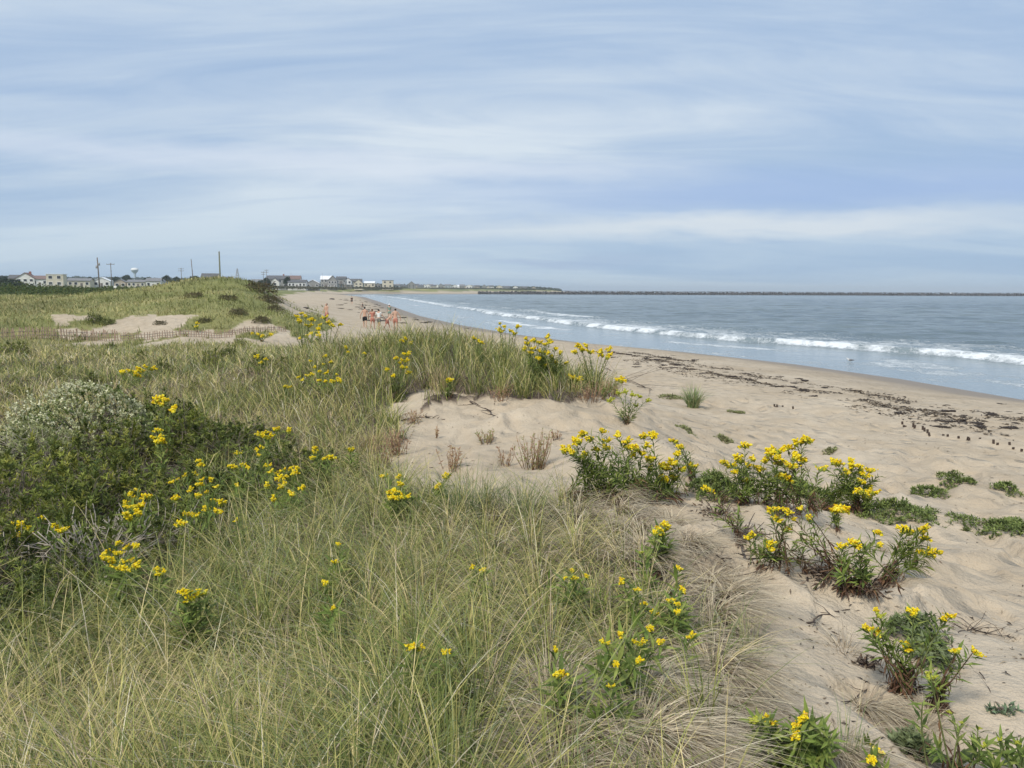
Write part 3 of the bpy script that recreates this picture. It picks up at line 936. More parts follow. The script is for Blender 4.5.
G('little goldenrod head right beside the showy goldenrod', [(158, 570), (161, 573), (155, 569)], h=.5, s=7)
G('fan-shaped goldenrod head standing in the lower left grass', [(184, 590), (190, 592), (198, 594), (205, 592), (191, 598), (187, 593)], h=.5, s=8)
G('tiny faded goldenrod head between dense mass and fan-shaped head', [(237, 519)], h=.45, s=6)
# --- meadow in the middle distance
G('loose airy goldenrod stand in the middle of the pale meadow', [(323, 364), (311, 361), (325, 356), (346, 348), (364, 353), (336, 374), (299, 377), (306, 375), (319, 380), (326, 381), (341, 381), (312, 374), (331, 362), (303, 379), (337, 378), (349, 352), (316, 367), (321, 371), (328, 372), (333, 381)], h=.65, s=4.5, nleaf=10)
G('faint goldenrod sprig left of the airy stand', [(284, 386), (288, 387)], h=.4, s=5)
G('small goldenrod on the left in the meadow beyond the dense mass', [(258, 357), (266, 359), (262, 362)], h=.5, s=5)
G('dark-stemmed goldenrod at the left rim of the sand hollow', [(396, 358), (407, 353), (387, 370), (404, 367), (400, 362), (394, 375), (409, 372), (405, 360)], h=.7, base=(398, 402), s=6)
G('orange-yellow goldenrod head at the back rim of the sand hollow', [(450, 380), (447, 379)], h=.4, s=7)
G('pair of goldenrod heads left of the sand hollow', [(314, 457), (316, 448), (313, 451), (331, 457), (326, 458)], h=.45, s=7)
G('single goldenrod head among straw left of the sand hollow', [(353, 448), (350, 449)], h=.45, s=7)
G('bushy goldenrod with six heads just below the sand hollow', [(384, 476), (401, 475), (401, 484), (396, 492), (390, 497), (404, 496), (398, 498), (393, 490)], h=.4, s=8.5)
G('slanting goldenrod plume on the lower edge of the sand hollow', [(445, 477), (441, 484), (438, 487), (448, 475)], h=.35, s=7)
# --- left of people, on the rise
G('bright goldenrod on the rise left of the walking group', [(296, 316), (301, 313), (306, 316), (312, 319), (299, 321), (309, 325), (318, 328)], h=.75, base=(303, 338), D=21, s=5.5)
G('green goldenrod stalk hiding the lone bather', [(325, 317), (328, 322), (321, 324), (332, 325), (340, 324)], h=.7, base=(327, 336), D=21, s=5)
G('low goldenrod just below the rise left of the walking group', [(300, 338), (306, 336), (312, 334), (317, 332), (320, 336)], h=.5, s=5)
G('goldenrod at the foot of the scarp of the second dune', [(196, 323), (197, 326)], h=.6, s=4.5)
G('spray of goldenrod at the right end of the slat fence', [(253, 333), (258, 334), (264, 335), (270, 334)], h=.5, s=4.5)
# --- crest in front of the surf
G('upright goldenrod standing out against the surf', [(500, 323), (505, 326), (517, 326), (500, 330), (510, 330), (514, 333)], h=.9, base=(508, 372), D=14, s=6, nleaf=20)
G('yellow sprig in the crest grass left of the upright goldenrod', [(478, 340), (474, 338), (481, 342)], h=.6, base=(479, 365), D=14, s=6)
G('faint goldenrod in the crest grass beside the walking group', [(406, 339), (400, 340), (403, 367), (410, 343), (404, 352)], h=.6, base=(404, 375), D=15.5, s=5)
G('big dark green goldenrod bush on the crest thick with small heads', [(527, 343), (534, 348), (540, 342), (548, 336), (541, 351), (541, 362), (546, 365), (552, 358), (555, 348), (566, 363), (537, 357), (530, 352), (524, 349), (545, 344), (550, 341), (560, 353), (535, 339), (556, 362), (539, 368), (549, 352), (531, 361), (543, 357), (526, 338)], h=.9, base=(548, 396), D=12.6, s=6, nleaf=60, extra=16, spread=.6, leaf=1.3)
G('goldenrod drooping right of the big dark green bush', [(576, 379), (572, 377), (580, 380)], h=.4, base=(566, 395), D=12.4, s=9, nleaf=22)
G('double-stemmed goldenrod on the sandy point of the crest', [(579, 345), (576, 351), (582, 349), (590, 351), (607, 357), (609, 349), (603, 355), (600, 351), (587, 345), (611, 354)], h=.7, base=(594, 374), D=13.4, s=6.5, nleaf=22)
G('single orange goldenrod head hanging over the sand at the crest end', [(618, 379), (621, 380)], h=.3, base=(603, 392), D=12.6, s=8, nleaf=18)
G('pale green goldenrod not yet in flower on the sand below the crest', [(618, 392), (626, 391), (632, 394), (640, 396), (647, 400), (610, 400), (636, 405)], h=.3, base=(628, 424), s=6, bud=range(7), nleaf=24, extra=4)
# --- the sandy edge, middle
G('tall leafy goldenrod on the left of the sandy hump', [(601, 430), (574, 438), (564, 450), (572, 452), (596, 449), (605, 447), (578, 441), (584, 433), (569, 447), (591, 438), (583, 456), (608, 440)], base=(612, 499), s=9.5, nleaf=36, extra=14, spread=.8, leaf=1.25)
G('orange-topped goldenrod in the centre of the sandy hump', [(637, 447), (630, 446), (634, 453), (642, 435), (652, 433), (618, 433), (652, 458), (650, 468), (645, 445), (627, 440), (641, 452)], base=(636, 502), s=10, nleaf=36, extra=14, spread=.8, leaf=1.25)
G('goldenrod hanging low on the right of the sandy hump', [(667, 467), (661, 465), (666, 480), (676, 477), (672, 474), (677, 453), (676, 462), (684, 468), (670, 461), (660, 478)], base=(658, 496), s=10, nleaf=30, extra=9, spread=.5, leaf=1.1)
G('small goldenrod behind the sandy hump with bare sand around', [(676, 441), (671, 440), (691, 470), (692, 465), (682, 446)], base=(694, 480), s=7, nleaf=24)
G('wide golden bush left of the brown twisted stalks', [(745, 445), (737, 457), (754, 458), (730, 465), (760, 468), (747, 481), (741, 460), (749, 465), (733, 471), (723, 462)], base=(753, 503), s=9, nleaf=32, extra=12, spread=.7, leaf=1.2)
G('tall golden bush with flat tops over brown twisted stalks', [(769, 453), (777, 450), (801, 440), (808, 439), (794, 457), (789, 465), (784, 476), (804, 460), (796, 443), (788, 447), (781, 462), (765, 460), (775, 457)], base=(785, 513), s=11, nleaf=34, extra=13, brown=.5, spread=.7, leaf=1.2)
G('drooping goldenrod with narrow leaves above green ground mat', [(834, 461), (851, 460), (824, 467), (851, 466), (860, 468), (869, 470), (862, 473), (844, 475), (860, 480), (839, 463), (846, 470), (866, 475)], base=(838, 510), s=9, nleaf=38, extra=14, spread=.7, leaf=1.35)
G('goldenrod tuft on the right beside the green ground mat', [(862, 490), (868, 498), (873, 492), (865, 494), (870, 489)], base=(866, 516), s=9, nleaf=22)
G('one big orange head low beside the drooping goldenrod', [(840, 508), (836, 509)], base=(834, 528), s=12, nleaf=20)
G('straggling goldenrod with few heads and curled brown stalks', [(776, 508), (789, 511), (801, 507), (808, 517), (793, 519), (786, 529), (777, 519), (770, 510)], base=(812, 574), s=8, nleaf=30, extra=9, spread=.7, brown=.7, leaf=1.1)
G('thin goldenrod bending over bare twigs at the grass edge', [(706, 488), (710, 490)], base=(742, 545), s=7, nleaf=26, brown=.9, extra=4)
G('low goldenrod with one yellow leafy top on the sand slope', [(754, 534), (749, 535), (769, 547), (765, 543), (772, 543)], base=(757, 566), s=9, nleaf=18)
G('leggy goldenrod at left of the curled dead leaves on open sand', [(853, 542), (879, 532), (878, 545), (857, 545), (842, 546)], base=(862, 592), s=8.5, nleaf=34, extra=8, spread=.7, brown=.5, leaf=1.2)
G('goldenrod stretching right over open sand with three bright heads', [(911, 531), (925, 527), (926, 537), (903, 530), (932, 553), (939, 552), (922, 531), (928, 551)], base=(880, 585), s=9.5, nleaf=32, extra=4, brown=.4, leaf=1.3)
# --- in the grass on the right of centre
G('goldenrod plume leaning over the grass edge beside bare sand', [(664, 524), (655, 533), (659, 528), (661, 532), (667, 527)], h=.4, s=8)
G('pale goldenrod bud head under the leaning plume', [(642, 552)], h=.35, s=6, bud=(0,))
G('cluster of four little heads in a row in the grass', [(571, 570), (564, 578), (575, 578), (587, 576)], h=.4, s=6)
G('two bright heads side by side in the grass left of the leafy clump', [(623, 581), (636, 589)], h=.42, s=9)
G('right-hand goldenrod heads where grass thins into sand', [(678, 568), (682, 588), (670, 600), (679, 604), (678, 613)], h=.38, s=7.5)
G('leafy green goldenrod clump with many small heads in the grass', [(645, 603), (654, 613), (650, 627), (621, 634), (604, 642), (640, 642), (662, 642), (616, 662), (638, 661)], h=.42, s=9, nleaf=20, leaf=1.0, extra=4)
G('single low head under the leafy green clump', [(611, 686)], h=.35, s=8)
G('small head at the outer right edge of the leafy green clump', [(691, 635)], h=.35, s=8)
G('bright double head on a broad-leaved stalk in the grass', [(561, 673), (556, 650), (558, 676)], h=.38, s=[12, 8, 9], nleaf=16, leaf=1.1)
G('flat goldenrod head in the lower centre grass, left of a pair', [(414, 646), (410, 645), (418, 648)], h=.45, s=9, nleaf=12)
G('flat goldenrod head in the lower centre grass, right of a pair', [(446, 650), (443, 651)], h=.45, s=9, nleaf=12)
G('small greenish head beside a leaf tuft in the centre grass', [(485, 569), (473, 567)], h=.4, s=[8, 6])
G('faded goldenrod stem left of centre in the grass', [(339, 544), (334, 561)], h=.42, s=6)
G('dull goldenrod pair of heads low in the left centre grass', [(325, 584), (334, 607)], h=.42, s=[8, 6])
# --- foreground sand
G('foreground goldenrod on a brown stump with spreading arms', [(876, 610), (865, 627), (875, 632), (906, 646), (914, 613), (944, 618), (952, 616), (870, 629), (880, 615)], base=(903, 695), s=9, nleaf=36, extra=5, brown=.5, leaf=1.0, bud=(8,))
G('foreground goldenrod behind the brown stump with thin arms to the right', [(958, 650), (974, 651), (933, 682), (938, 688), (930, 676)], base=(938, 712), s=9, nleaf=28, extra=3, brown=.7, bud=(2, 3, 4))
G('slender dark-leaved goldenrod with greenish tip at bottom of the sand', [(756, 719), (768, 720), (774, 727)], base=(765, 772), s=11, nleaf=40, extra=6, bud=(0,), leaf=1.15, spread=.2)
G('slender dark-leaved goldenrod with yellow tips at bottom of the sand', [(806, 717), (797, 726), (803, 728), (821, 747), (798, 735)], base=(802, 776), s=12, nleaf=40, extra=6, leaf=1.15, spread=.2)
G('short goldenrod just above the bottom edge of the photo', [(869, 750), (876, 755), (872, 758)], base=(873, 775), s=12, nleaf=18)

# ------------------------------------------------------------------ shrubs
def rosettes(C0, nrm, n, L, Wd, cols, up=0.6):
    """leaf tufts at points C0 facing nrm"""
    P, T, N_, LL, WW, CC = [], [], [], [], [], []
    for c, nn in zip(C0, nrm):
        ax = unit(nn * (1 - up) + np.array([0, 0, up]) + rng.normal(0, 0.2, 3))
        a = unit(np.cross(ax, (0.3, 0.7, 0.2))); bb = np.cross(ax, a)
        base = cols[rng.integers(len(cols))] * rng.uniform(0.7, 1.25)
        for k in range(n):
            th = k * 2.4 + rng.uniform(-.3, .3); el_ = rng.uniform(0.3, 1.2)
            t_ = unit((a * math.cos(th) + bb * math.sin(th)) * math.sin(el_) + ax * math.cos(el_))
            P.append(c + ax * rng.uniform(-0.03, 0.01)); T.append(t_); N_.append(unit(ax * math.sin(el_) - (t_ - ax * math.cos(el_)) * 0.4 + 1e-3))
            LL.append(L * rng.uniform(0.7, 1.2)); WW.append(Wd * rng.uniform(0.7, 1.2)); CC.append(base * rng.uniform(0.85, 1.15))
    return [np.array(q) for q in (P, T, N_, LL, WW, CC)]


def lumpy_points(n, rx, ry, rz, seed, inner=0.25):
    r = np.random.default_rng(seed)
    d = unit(r.normal(size=(n, 3))); d[:, 2] = np.abs(d[:, 2]) * 0.95 - 0.02
    lobes = unit(r.normal(size=(7, 3))); lobes[:, 2] = np.abs(lobes[:, 2])
    rad = 0.72 + 0.33 * np.max(np.clip(d @ lobes.T, 0, 1) ** 6, axis=1) + r.normal(0, 0.035, n)
    rad *= np.where(r.random(n) < inner, r.uniform(0.6, 0.95, n), 1)
    P = d * rad[:, None] * np.array([rx, ry, rz])
    return P, d


def branches(mb, n, rx, ry, rz, seed, r0=0.008, col=None, top=0.92):
    r = np.random.default_rng(seed)
    for i in range(n):
        a = r.uniform(0, 2 * PI); q = r.uniform(0.15, 1) ** 0.6
        b0 = np.array([rx * 0.25 * math.cos(a) * r.random(), ry * 0.25 * math.sin(a) * r.random(), -0.03])
        e = np.array([rx * q * 0.8 * math.cos(a), ry * q * 0.8 * math.sin(a), rz * top * math.sqrt(max(0.1, 1 - q * q * .7)) * r.uniform(0.7, 1.05)])
        m_ = b0 * .5 + e * .5 + np.array([0, 0, 0.1 * rz]) + r.normal(0, 0.04, 3)
        qs = np.linspace(0, 1, 6)[:, None]
        pts = b0 * (1 - qs) ** 2 + 2 * m_ * qs * (1 - qs) + e * qs ** 2 + r.normal(0, 0.008, (6, 3))
        mb.tube(pts, np.linspace(r0, r0 * .35, 6), 4, col)
        for k in range(2):
            j = r.integers(2, 5); s2 = pts[j]; e2 = s2 + (e - s2) * 0.8 + r.normal(0, 0.09, 3) * np.array([1, 1, .6])
            mb.tube([s2, (s2 + e2) / 2 + r.normal(0, .02, 3), e2], [r0 * .5, r0 * .4, r0 * .25], 4, col)


DARKG = np.array([(0.115, 0.145, 0.03), (0.16, 0.19, 0.04), (0.22, 0.245, 0.055), (0.07, 0.095, 0.025)])
YELG = np.array([(0.24, 0.27, 0.05), (0.33, 0.33, 0.07), (0.16, 0.19, 0.04)])
BRG = np.array([(0.13, 0.10, 0.05), (0.18, 0.14, 0.07), (0.10, 0.11, 0.045)])
SHV = []
for k, (cols, nros, nbr) in enumerate([(DARKG, 360, 30), (np.concatenate([DARKG, YELG, YELG]), 340, 30), (DARKG, 150, 34), (BRG, 420, 30)]):
    P, d = lumpy_points(nros, .62, .55, .62, 50 + k, .4)
    if k == 2:
        keep = (P[:, 1] > -0.1) | (P[:, 2] > 0.48)
        P = P[keep]; d = d[keep]
    rs = np.random.default_rng(900 + k); extra_p, extra_d = [], []
    for si in range(34 if k != 2 else 12):
        j = rs.integers(len(P))
        if P[j][2] < .3: continue
        ax = unit(d[j] * .5 + np.array([0, 0, 1.0]) + rs.normal(0, .2, 3)); ln = rs.uniform(.10, .26)
        for q in np.linspace(.2, 1, 5): extra_p.append(P[j] + ax * ln * q); extra_d.append(ax)
    P = np.concatenate([P, extra_p]); d = np.concatenate([d, extra_d])
    lf = leaf_mesh('foliage', *rosettes(P, d, 7, .068, .019, cols))
    br = MB(); branches(br, nbr, .62, .55, .6 if k != 2 else .62, 80 + k, .006 if k != 2 else .009)
    SHV.append((lf, br.mesh('branches', M_twig if k != 2 else M_greytwig, True)))


def shrub(label, px, py, kind, sc, rz, zs=1.0, group='dark bayberry shrubs in the thicket'):
    B = hit(px, py); B[2] = Hs(B[0], B[1]) - 0.03
    root = empty('shrub', tuple(B), rz, sc)
    root.scale = (sc, sc, sc * zs)
    tag(root, label, 'shrub', group)
    link('branches', SHV[kind][1], root); link('foliage', SHV[kind][0], root)
    return root


SH = [('dark shrub at the left edge, nearest the bottom of the thicket', 10, 640, 0, .60, .3, .8),
      ('low dark green shrub below the showy goldenrod at the lower left', 66, 628, 1, .52, 1.2, .8),
      ('bare-stemmed shrub with grey twigs between the star of plumes and the showy goldenrod', 100, 580, 2, .80, 0.0, 1.0),
      ('twiggy grey shrub at the left below the yellow-green shrub', 42, 590, 2, .75, .5, .9),
      ('leafy shrub behind the goldenrod leaning at the left edge', -6, 590, 0, .72, 2.2, .95),
      ('grey-twigged shrub under the star-shaped goldenrod plumes', 155, 560, 2, .80, -.3, .9),
      ('dark shrub directly left of the star-shaped goldenrod plumes', 80, 530, 0, .85, 4.0, .9),
      ('yellow-green leafy shrub at the left edge under the grey-leaved part', 8, 520, 1, .95, 5.0, .9),
      ('dense green shrub in the middle of the thicket below the white-flowered bush', 60, 492, 1, .95, 3.0, .9),
      ('dark shrub carrying the lone goldenrod head', 200, 520, 0, .85, 1.0, .85),
      ('leafy shrub just right of the grey twigs', 125, 500, 1, .90, 2.0, .85),
      ('dark shrub behind the broad many-headed goldenrod patch', 235, 500, 0, .75, 3.5, .7),
      ('shrub at the right tip of the thicket below the four round heads', 290, 478, 0, .75, .7, .65),
      ('dark green shrub behind the slim goldenrod with small heads', 225, 462, 0, .95, 1.9, .75),
      ('dark shrub between the white-flowered bush and the four round heads', 185, 450, 1, .95, 5.5, .85),
      ('far dark shrub at the upper right of the thicket', 250, 448, 0, .95, 2.9, .6),
      ('green shrub at the left edge above the yellow-green shrub', -20, 470, 0, 1.1, 1.1, .7),
      ('yellowish shrub at the foot of the white-flowered bush, its right side', 110, 462, 1, 1.0, .2, .75),
      ('dark leafy shrub right of the broad goldenrod patch at the grass edge', 262, 515, 1, .60, 4.4, .65)]
SH += [('tall dark shrub at the top of the thicket, just right of the white-flowered bush', 168, 440, 0, 1.05, 2.2, .9),
       ('bright yellow-green shrub in the heart of the thicket', 95, 515, 1, .85, 3.3, .9),
       ('leafy green shrub over the grey bare twigs, upper one', 40, 545, 1, .72, 1.4, .9),
       ('green shrub on the thicket edge above the fan-shaped goldenrod head', 190, 560, 1, .55, 2.4, .8),
       ('rounded shrub behind the large star of plumes', 150, 515, 1, .75, 4.1, .85),
       ('dark shrub under the dense bright goldenrod mass', 305, 500, 0, .55, 1.4, .7),
       ('green shrub at the far right of the thicket near the straw grass', 320, 470, 1, .60, 2.9, .6),
       ('low shrub in the bottom left corner of the thicket', 25, 660, 1, .42, 5.2, .8),
       ('dark shrub between the leaning goldenrod and the showy goldenrod', 75, 600, 0, .50, .9, .85)]
SH = [(l, x_, y_, k_, s_ * 1.15, r_, z_ * 1.08) for l, x_, y_, k_, s_, r_, z_ in SH]
for a in SH: shrub(*a)
# small shrubs out in the meadow and on the slopes
MS = [('small dark shrub in the meadow behind the white-flowered bush, left one', 92, 388, 0, .5, 1, 1.3),
      ('small dark shrub in the meadow behind the white-flowered bush, middle one', 60, 378, 1, .45, 2, 1.2),
      ('upright dark shrub in the meadow, right of the flat-topped goldenrod row', 165, 376, 0, .5, 3, 1.5),
      ('small shrub in the meadow above the slim goldenrod', 212, 366, 1, .6, 4, 1.3),
      ('dark shrub at the back of the meadow below the bare sand', 228, 362, 0, .7, 5, 1.3),
      ('leafy green shrub on the rise under the lone bather', 318, 346, 1, .7, 2, 1.0),
      ('low green shrub in the meadow far left below the slat fence', 15, 356, 1, 1.1, 1, .8),
      ('dark low shrub on the sand terrace of the second dune', 95, 322, 0, 1.1, 2, .9),
      ('dark low shrub left of the pale scarp of the second dune', 108, 324, 0, .8, 3, .9),
      ('rounded brown shrub at the top right shoulder of the second dune', 260, 292, 3, 2.6, 3, .7),
      ('brown shrub a little lower on the right shoulder of the second dune', 269, 303, 3, 2.2, 1, .6),
      ('dark scrub at the left of the second dune top', 195, 297, 3, 1.3, 0, .6),
      ('dark scrub in the middle of the second dune slope', 228, 300, 3, 1.4, 2, .6)]
MS += [('leafy green weed in the meadow just left of the airy goldenrod stand', 285, 372, 1, .45, 1.0, 1.4), ('green weed behind the flat-topped goldenrod row', 142, 362, 1, .5, 2.0, 1.3),
       ('green weed right behind the small goldenrod in the meadow', 262, 368, 0, .5, 3.0, 1.3), ('low green weed at the left edge beyond the grey-leaved bush', 18, 398, 1, .5, 4.0, 1.0), ('green weed between the far dark thicket shrub and the airy stand', 300, 398, 1, .35, 5.0, 1.2),
       ('dark green weed near the crest grass, right of the airy stand', 372, 362, 0, .42, 1.6, 1.4), ('dark weed under the dark-stemmed goldenrod by the hollow', 396, 400, 0, .35, 2.6, 1.5), ('green weed below the right end of the slat fence', 240, 348, 1, .7, 3.6, 1.1),
       ('green weed in the meadow above the dark small shrubs', 110, 352, 0, .8, 4.6, 1.0), ('pale green weed in the middle of the meadow', 195, 392, 1, .35, 5.6, 1.2),
       ('low brown scrub at the right end of the scarp', 262, 322, 3, 1.0, 1, .8), ('low brown scrub in the middle of the scarp', 205, 322, 3, .8, 2, .7), ('low brown scrub on the scarp left of the middle', 160, 324, 3, .7, 3, .7),
       ('brown scrub falling down the right end of the second dune', 274, 312, 3, 1.3, 4, .8), ('small brown scrub above the scarp on the right', 238, 314, 3, 1.1, 5, .7)]
for a in MS: shrub(*a, group='small shrubs scattered over the dunes')

# white-flowering groundsel bush and its grey-leaved neighbour
SAGE = np.array([(0.34, 0.36, 0.17), (0.43, 0.44, 0.22), (0.25, 0.27, 0.11)])
B = hit(92, 448); B[2] = Hs(B[0], B[1])
gb = empty('groundsel_bush', tuple(B)); tag(gb, 'rounded bush covered in small white flower tufts above the dark shrubs', 'bush')
P, d = lumpy_points(1000, 1.22, .85, 1.0, 11)
link('foliage', leaf_mesh('foliage', *rosettes(P, d, 6, .06, .02, np.concatenate([SAGE, GREENS * .8]))), gb)
mb = MB(); branches(mb, 30, .98, .8, .8, 12); mb.build('branches', M_twig, gb, True)
P, d = lumpy_points(2300, 1.25, .88, 1.03, 11, 0.05)
kk = fbm(P[:, 0] * 5 + 5, P[:, 2] * 5 + P[:, 1] * 3) > 0.36; P = P[kk]; d = d[kk]
bl = link('blossom', leaf_mesh('blossom', *rosettes(P + d * 0.02, d, 7, .028, .022, np.array([(0.66, 0.65, 0.43), (0.52, 0.53, 0.31), (0.76, 0.74, 0.54)]), .7), M_petal), gb)
bl['kind'] = 'stuff'
B = hit(40, 470); B[2] = Hs(B[0], B[1])
gb = empty('groundsel_bush', tuple(B)); tag(gb, 'grey-leaved bush with hardly a flower, left of the white-flowered bush', 'bush')
P, d = lumpy_points(800, .72, .6, .72, 21)
link('foliage', leaf_mesh('foliage', *rosettes(P, d, 7, .045, .016, SAGE * 1.1)), gb)
mb = MB(); branches(mb, 24, .72, .6, .72, 22); mb.build('branches', M_greytwig, gb, True)

# ------------------------------------------------------------------ ground-hugging green mats, each a plant
def mat_plant(label, px, py, wpx, hpx, n=260, cols=None, L=.05, high=.12, cat='plant'):
    B = hit(px, py); B[2] = Hs(B[0], B[1])
    D = math.hypot(B[0], B[1])
    rx = wpx / 2 * D / F
    ry = hpx / 2 * D / F / max(0.12, (EYE - B[2]) / D)
    r = np.random.default_rng(int(px * 7 + py))
    a = r.uniform(0, 2 * PI, n); q = np.sqrt(r.random(n)) ** 1.15 * (0.35 + 1.1 * fbm(np.cos(a) * 1.7 + px, np.sin(a) * 1.7 + py, 2))
    x = B[0] + rx * q * np.cos(a); y = B[1] + ry * q * np.sin(a)
    z = H(x, y) + high * np.sqrt(np.clip(1 - q, 0, 1)) * r.uniform(0.5, 1, n)
    P = np.stack([x, y, z], -1) - B
    root = empty('beach_plant', tuple(B)); tag(root, label, cat, 'low green plants on the sand')
    L = max(L, .0035 * D)
    link('foliage', leaf_mesh('foliage', *rosettes(P, np.tile((0, 0, 1.), (n, 1)), 6, L, L * .38, cols if cols is not None else MATG)), root)
    mb = MB()
    for i in range(14):
        p = P[r.integers(n)]; mb.tube([(0, 0, -.01), p * .5 + (0, 0, .02), p], [.004, .003, .002], 4)
    mb.build('stem', M_twig, root, True)


MATG = np.array([(0.17, 0.22, 0.065), (0.24, 0.29, 0.09), (0.12, 0.16, 0.05)])
PALEG = np.array([(0.22, 0.24, 0.10), (0.29, 0.29, 0.14)])
mat_plant('broad green mat spreading right of the drooping goldenrod', 898, 510, 75, 22, 420, high=.13)
mat_plant('smaller green hump behind the broad green mat', 930, 495, 30, 12, 180, high=.13)
mat_plant('round green cushion alone on the sand, upper right', 955, 482, 30, 9, 180, high=.13)
mat_plant('small dark green cushion near the right edge', 1007, 490, 22, 8, 120, high=.12)
mat_plant('long green mat running off the right edge', 1008, 530, 75, 22, 420, high=.12)
mat_plant('green mat under the golden bushes', 800, 492, 80, 14, 320, high=.13)
mat_plant('leafy green fringe between the hump and the wide golden bush', 715, 492, 50, 14, 220, high=.16)
mat_plant('flat pale green patch on the sand beyond the sandy hump', 690, 433, 30, 9, 160, PALEG, .035, .03)
mat_plant('thin flat green patch right of the pale green patch', 724, 439, 24, 5, 90, PALEG, .035, .03)
mat_plant('tiny flat patch on the open beach slope', 737, 413, 20, 3, 60, PALEG, .035, .02)
mat_plant('faint green patch behind the flat-topped golden bush', 830, 452, 16, 4, 60, PALEG, .035, .02)
mat_plant('small green tuft leaning beside the lone grass tussock', 670, 397, 26, 6, 80, PALEG, .04, .06)
mat_plant('grey-green leafy plant behind the foreground goldenrod', 915, 640, 50, 26, 130, np.array([(0.20, 0.25, 0.12), (0.14, 0.18, 0.07)]), .045, .16)
mat_plant('dusty green rosette behind the brown stump', 932, 662, 44, 28, 110, np.array([(0.21, 0.25, 0.13), (0.16, 0.19, 0.09)]), .045, .12)
mat_plant('grey-green rosette right of the short goldenrod at the bottom', 912, 752, 36, 22, 90, np.array([(0.20, 0.24, 0.12), (0.15, 0.18, 0.08)]), .045, .08)
mat_plant('trailing green sprig on the sand at the right edge', 1004, 712, 36, 5, 14, np.array([(0.16, 0.22, 0.13)]), .035, .03)

# broad-leaved plants at the bottom right and in the grass
def broad_plant(label, px, py, n, L, seed, cols=None, h=.1, D=None):
    B = hit(px, py); B[2] = Hs(B[0], B[1])
    r = np.random.default_rng(seed)
    root = empty('broad_leaved_plant', tuple(B)); tag(root, label, 'plant', 'broad-leaved plants near the camera')
    V, Fc, C, k0 = [], [], [], 0
    cols = cols if cols is not None else np.array([(0.13, 0.20, 0.05), (0.20, 0.26, 0.07), (0.09, 0.15, 0.04)])
    for i in range(n):
        a = i * 2.4 + r.uniform(-.4, .4); ln = L * r.uniform(.6, 1.1); wd = ln * r.uniform(.16, .24); rise = r.uniform(.3, 1.1)
        c = cols[r.integers(len(cols))] * r.uniform(.8, 1.2)
        dx, dy = math.cos(a), math.sin(a); segs = 6
        for j in range(segs + 1):
            q = j / segs
            rr = ln * q * math.cos(rise * (1 - q * .7)); zz = ln * (math.sin(rise) * q - .45 * q * q) + h * .3
            hw = wd * math.sin(PI * min(1, q * .9 + .08)) ** .8 * .5
            V += [(dx * rr - dy * hw, dy * rr + dx * hw, zz + hw * .35), (dx * rr, dy * rr, zz), (dx * rr + dy * hw, dy * rr - dx * hw, zz + hw * .35)]
            C += [c] * 3
        for j in range(segs):
            b0 = k0 + j * 3
            Fc += [(b0, b0 + 1, b0 + 4, b0 + 3), (b0 + 1, b0 + 2, b0 + 5, b0 + 4)]
        k0 += (segs + 1) * 3
    link('foliage', np_mesh('foliage', np.array(V), np.array(Fc), M_leaf, np.array(C), True), root)
    mb = MB(); mb.tube([(0, 0, -.02), (0, 0, h * .35)], [.008, .006], 6, (.12, .09, .05)); mb.build('stem', M_twig, root, True)


broad_plant('broad arching green leaves cut by the bottom edge, right', 958, 775, 10, .15, 1, np.array([(0.12, 0.15, 0.045), (0.17, 0.20, 0.06), (0.15, 0.10, 0.06)]))
broad_plant('broad green leaves in the bottom right corner', 1018, 775, 10, .14, 2, np.array([(0.12, 0.15, 0.045), (0.17, 0.20, 0.06), (0.10, 0.12, 0.04)]))
G('dark-stemmed leafy plant without flowers at the bottom right', [(930, 672), (962, 722), (978, 728), (950, 712)], base=(952, 775), s=4, nleaf=20, extra=2, bud=(0, 1, 2, 3), leaf=.85, spread=.2, brown=.5)
G('leafy flowerless stalks in the bottom right corner', [(1000, 738), (1016, 742), (985, 745)], base=(1005, 788), s=4, nleaf=24, extra=3, bud=(0, 1, 2), leaf=1.0, spread=.3)
broad_plant('green leafy tuft at the bottom edge left of centre', 346, 766, 12, .20, 4)
broad_plant('green leaves in grey dead grass under the single low head', 628, 745, 9, .22, 5)
broad_plant('broad green leaves under the bright double head', 556, 712, 8, .18, 6)
broad_plant('green leaves poking from dead grass right of centre', 655, 735, 7, .2, 7)
broad_plant('leafy sprout in the straw at the lower left', 268, 735, 8, .15, 8)
broad_plant('low green rosette at the very bottom left of centre', 310, 772, 9, .18, 9)
broad_plant('green leaf tuft under the small greenish head', 487, 592, 10, .15, 10)

# tussocks that stand alone
def tussock(label, px, py, n, h, w, pal, probs, spread, seed, lean=.45, cat='grass tussock'):
    B = hit(px, py); B[2] = Hs(B[0], B[1])
    a = rng.uniform(0, 2 * PI, n); q = rng.random(n) ** .7 * spread
    P = np.stack([np.cos(a) * q, np.sin(a) * q, np.zeros(n)], -1)
    me = blades(P, h * rng.uniform(.5, 1.1, n), np.full(n, w) * rng.uniform(.7, 1.3, n), a + rng.normal(0, .5, n), np.abs(rng.normal(lean, .25, n)), np.clip(rng.normal(.25, .15, n), 0, .7), pick(pal, probs, n), 5, name='grass_tussock')
    o = link('grass_tussock', me, loc=tuple(B)); tag(o, label, cat, 'grass tussocks that stand alone')


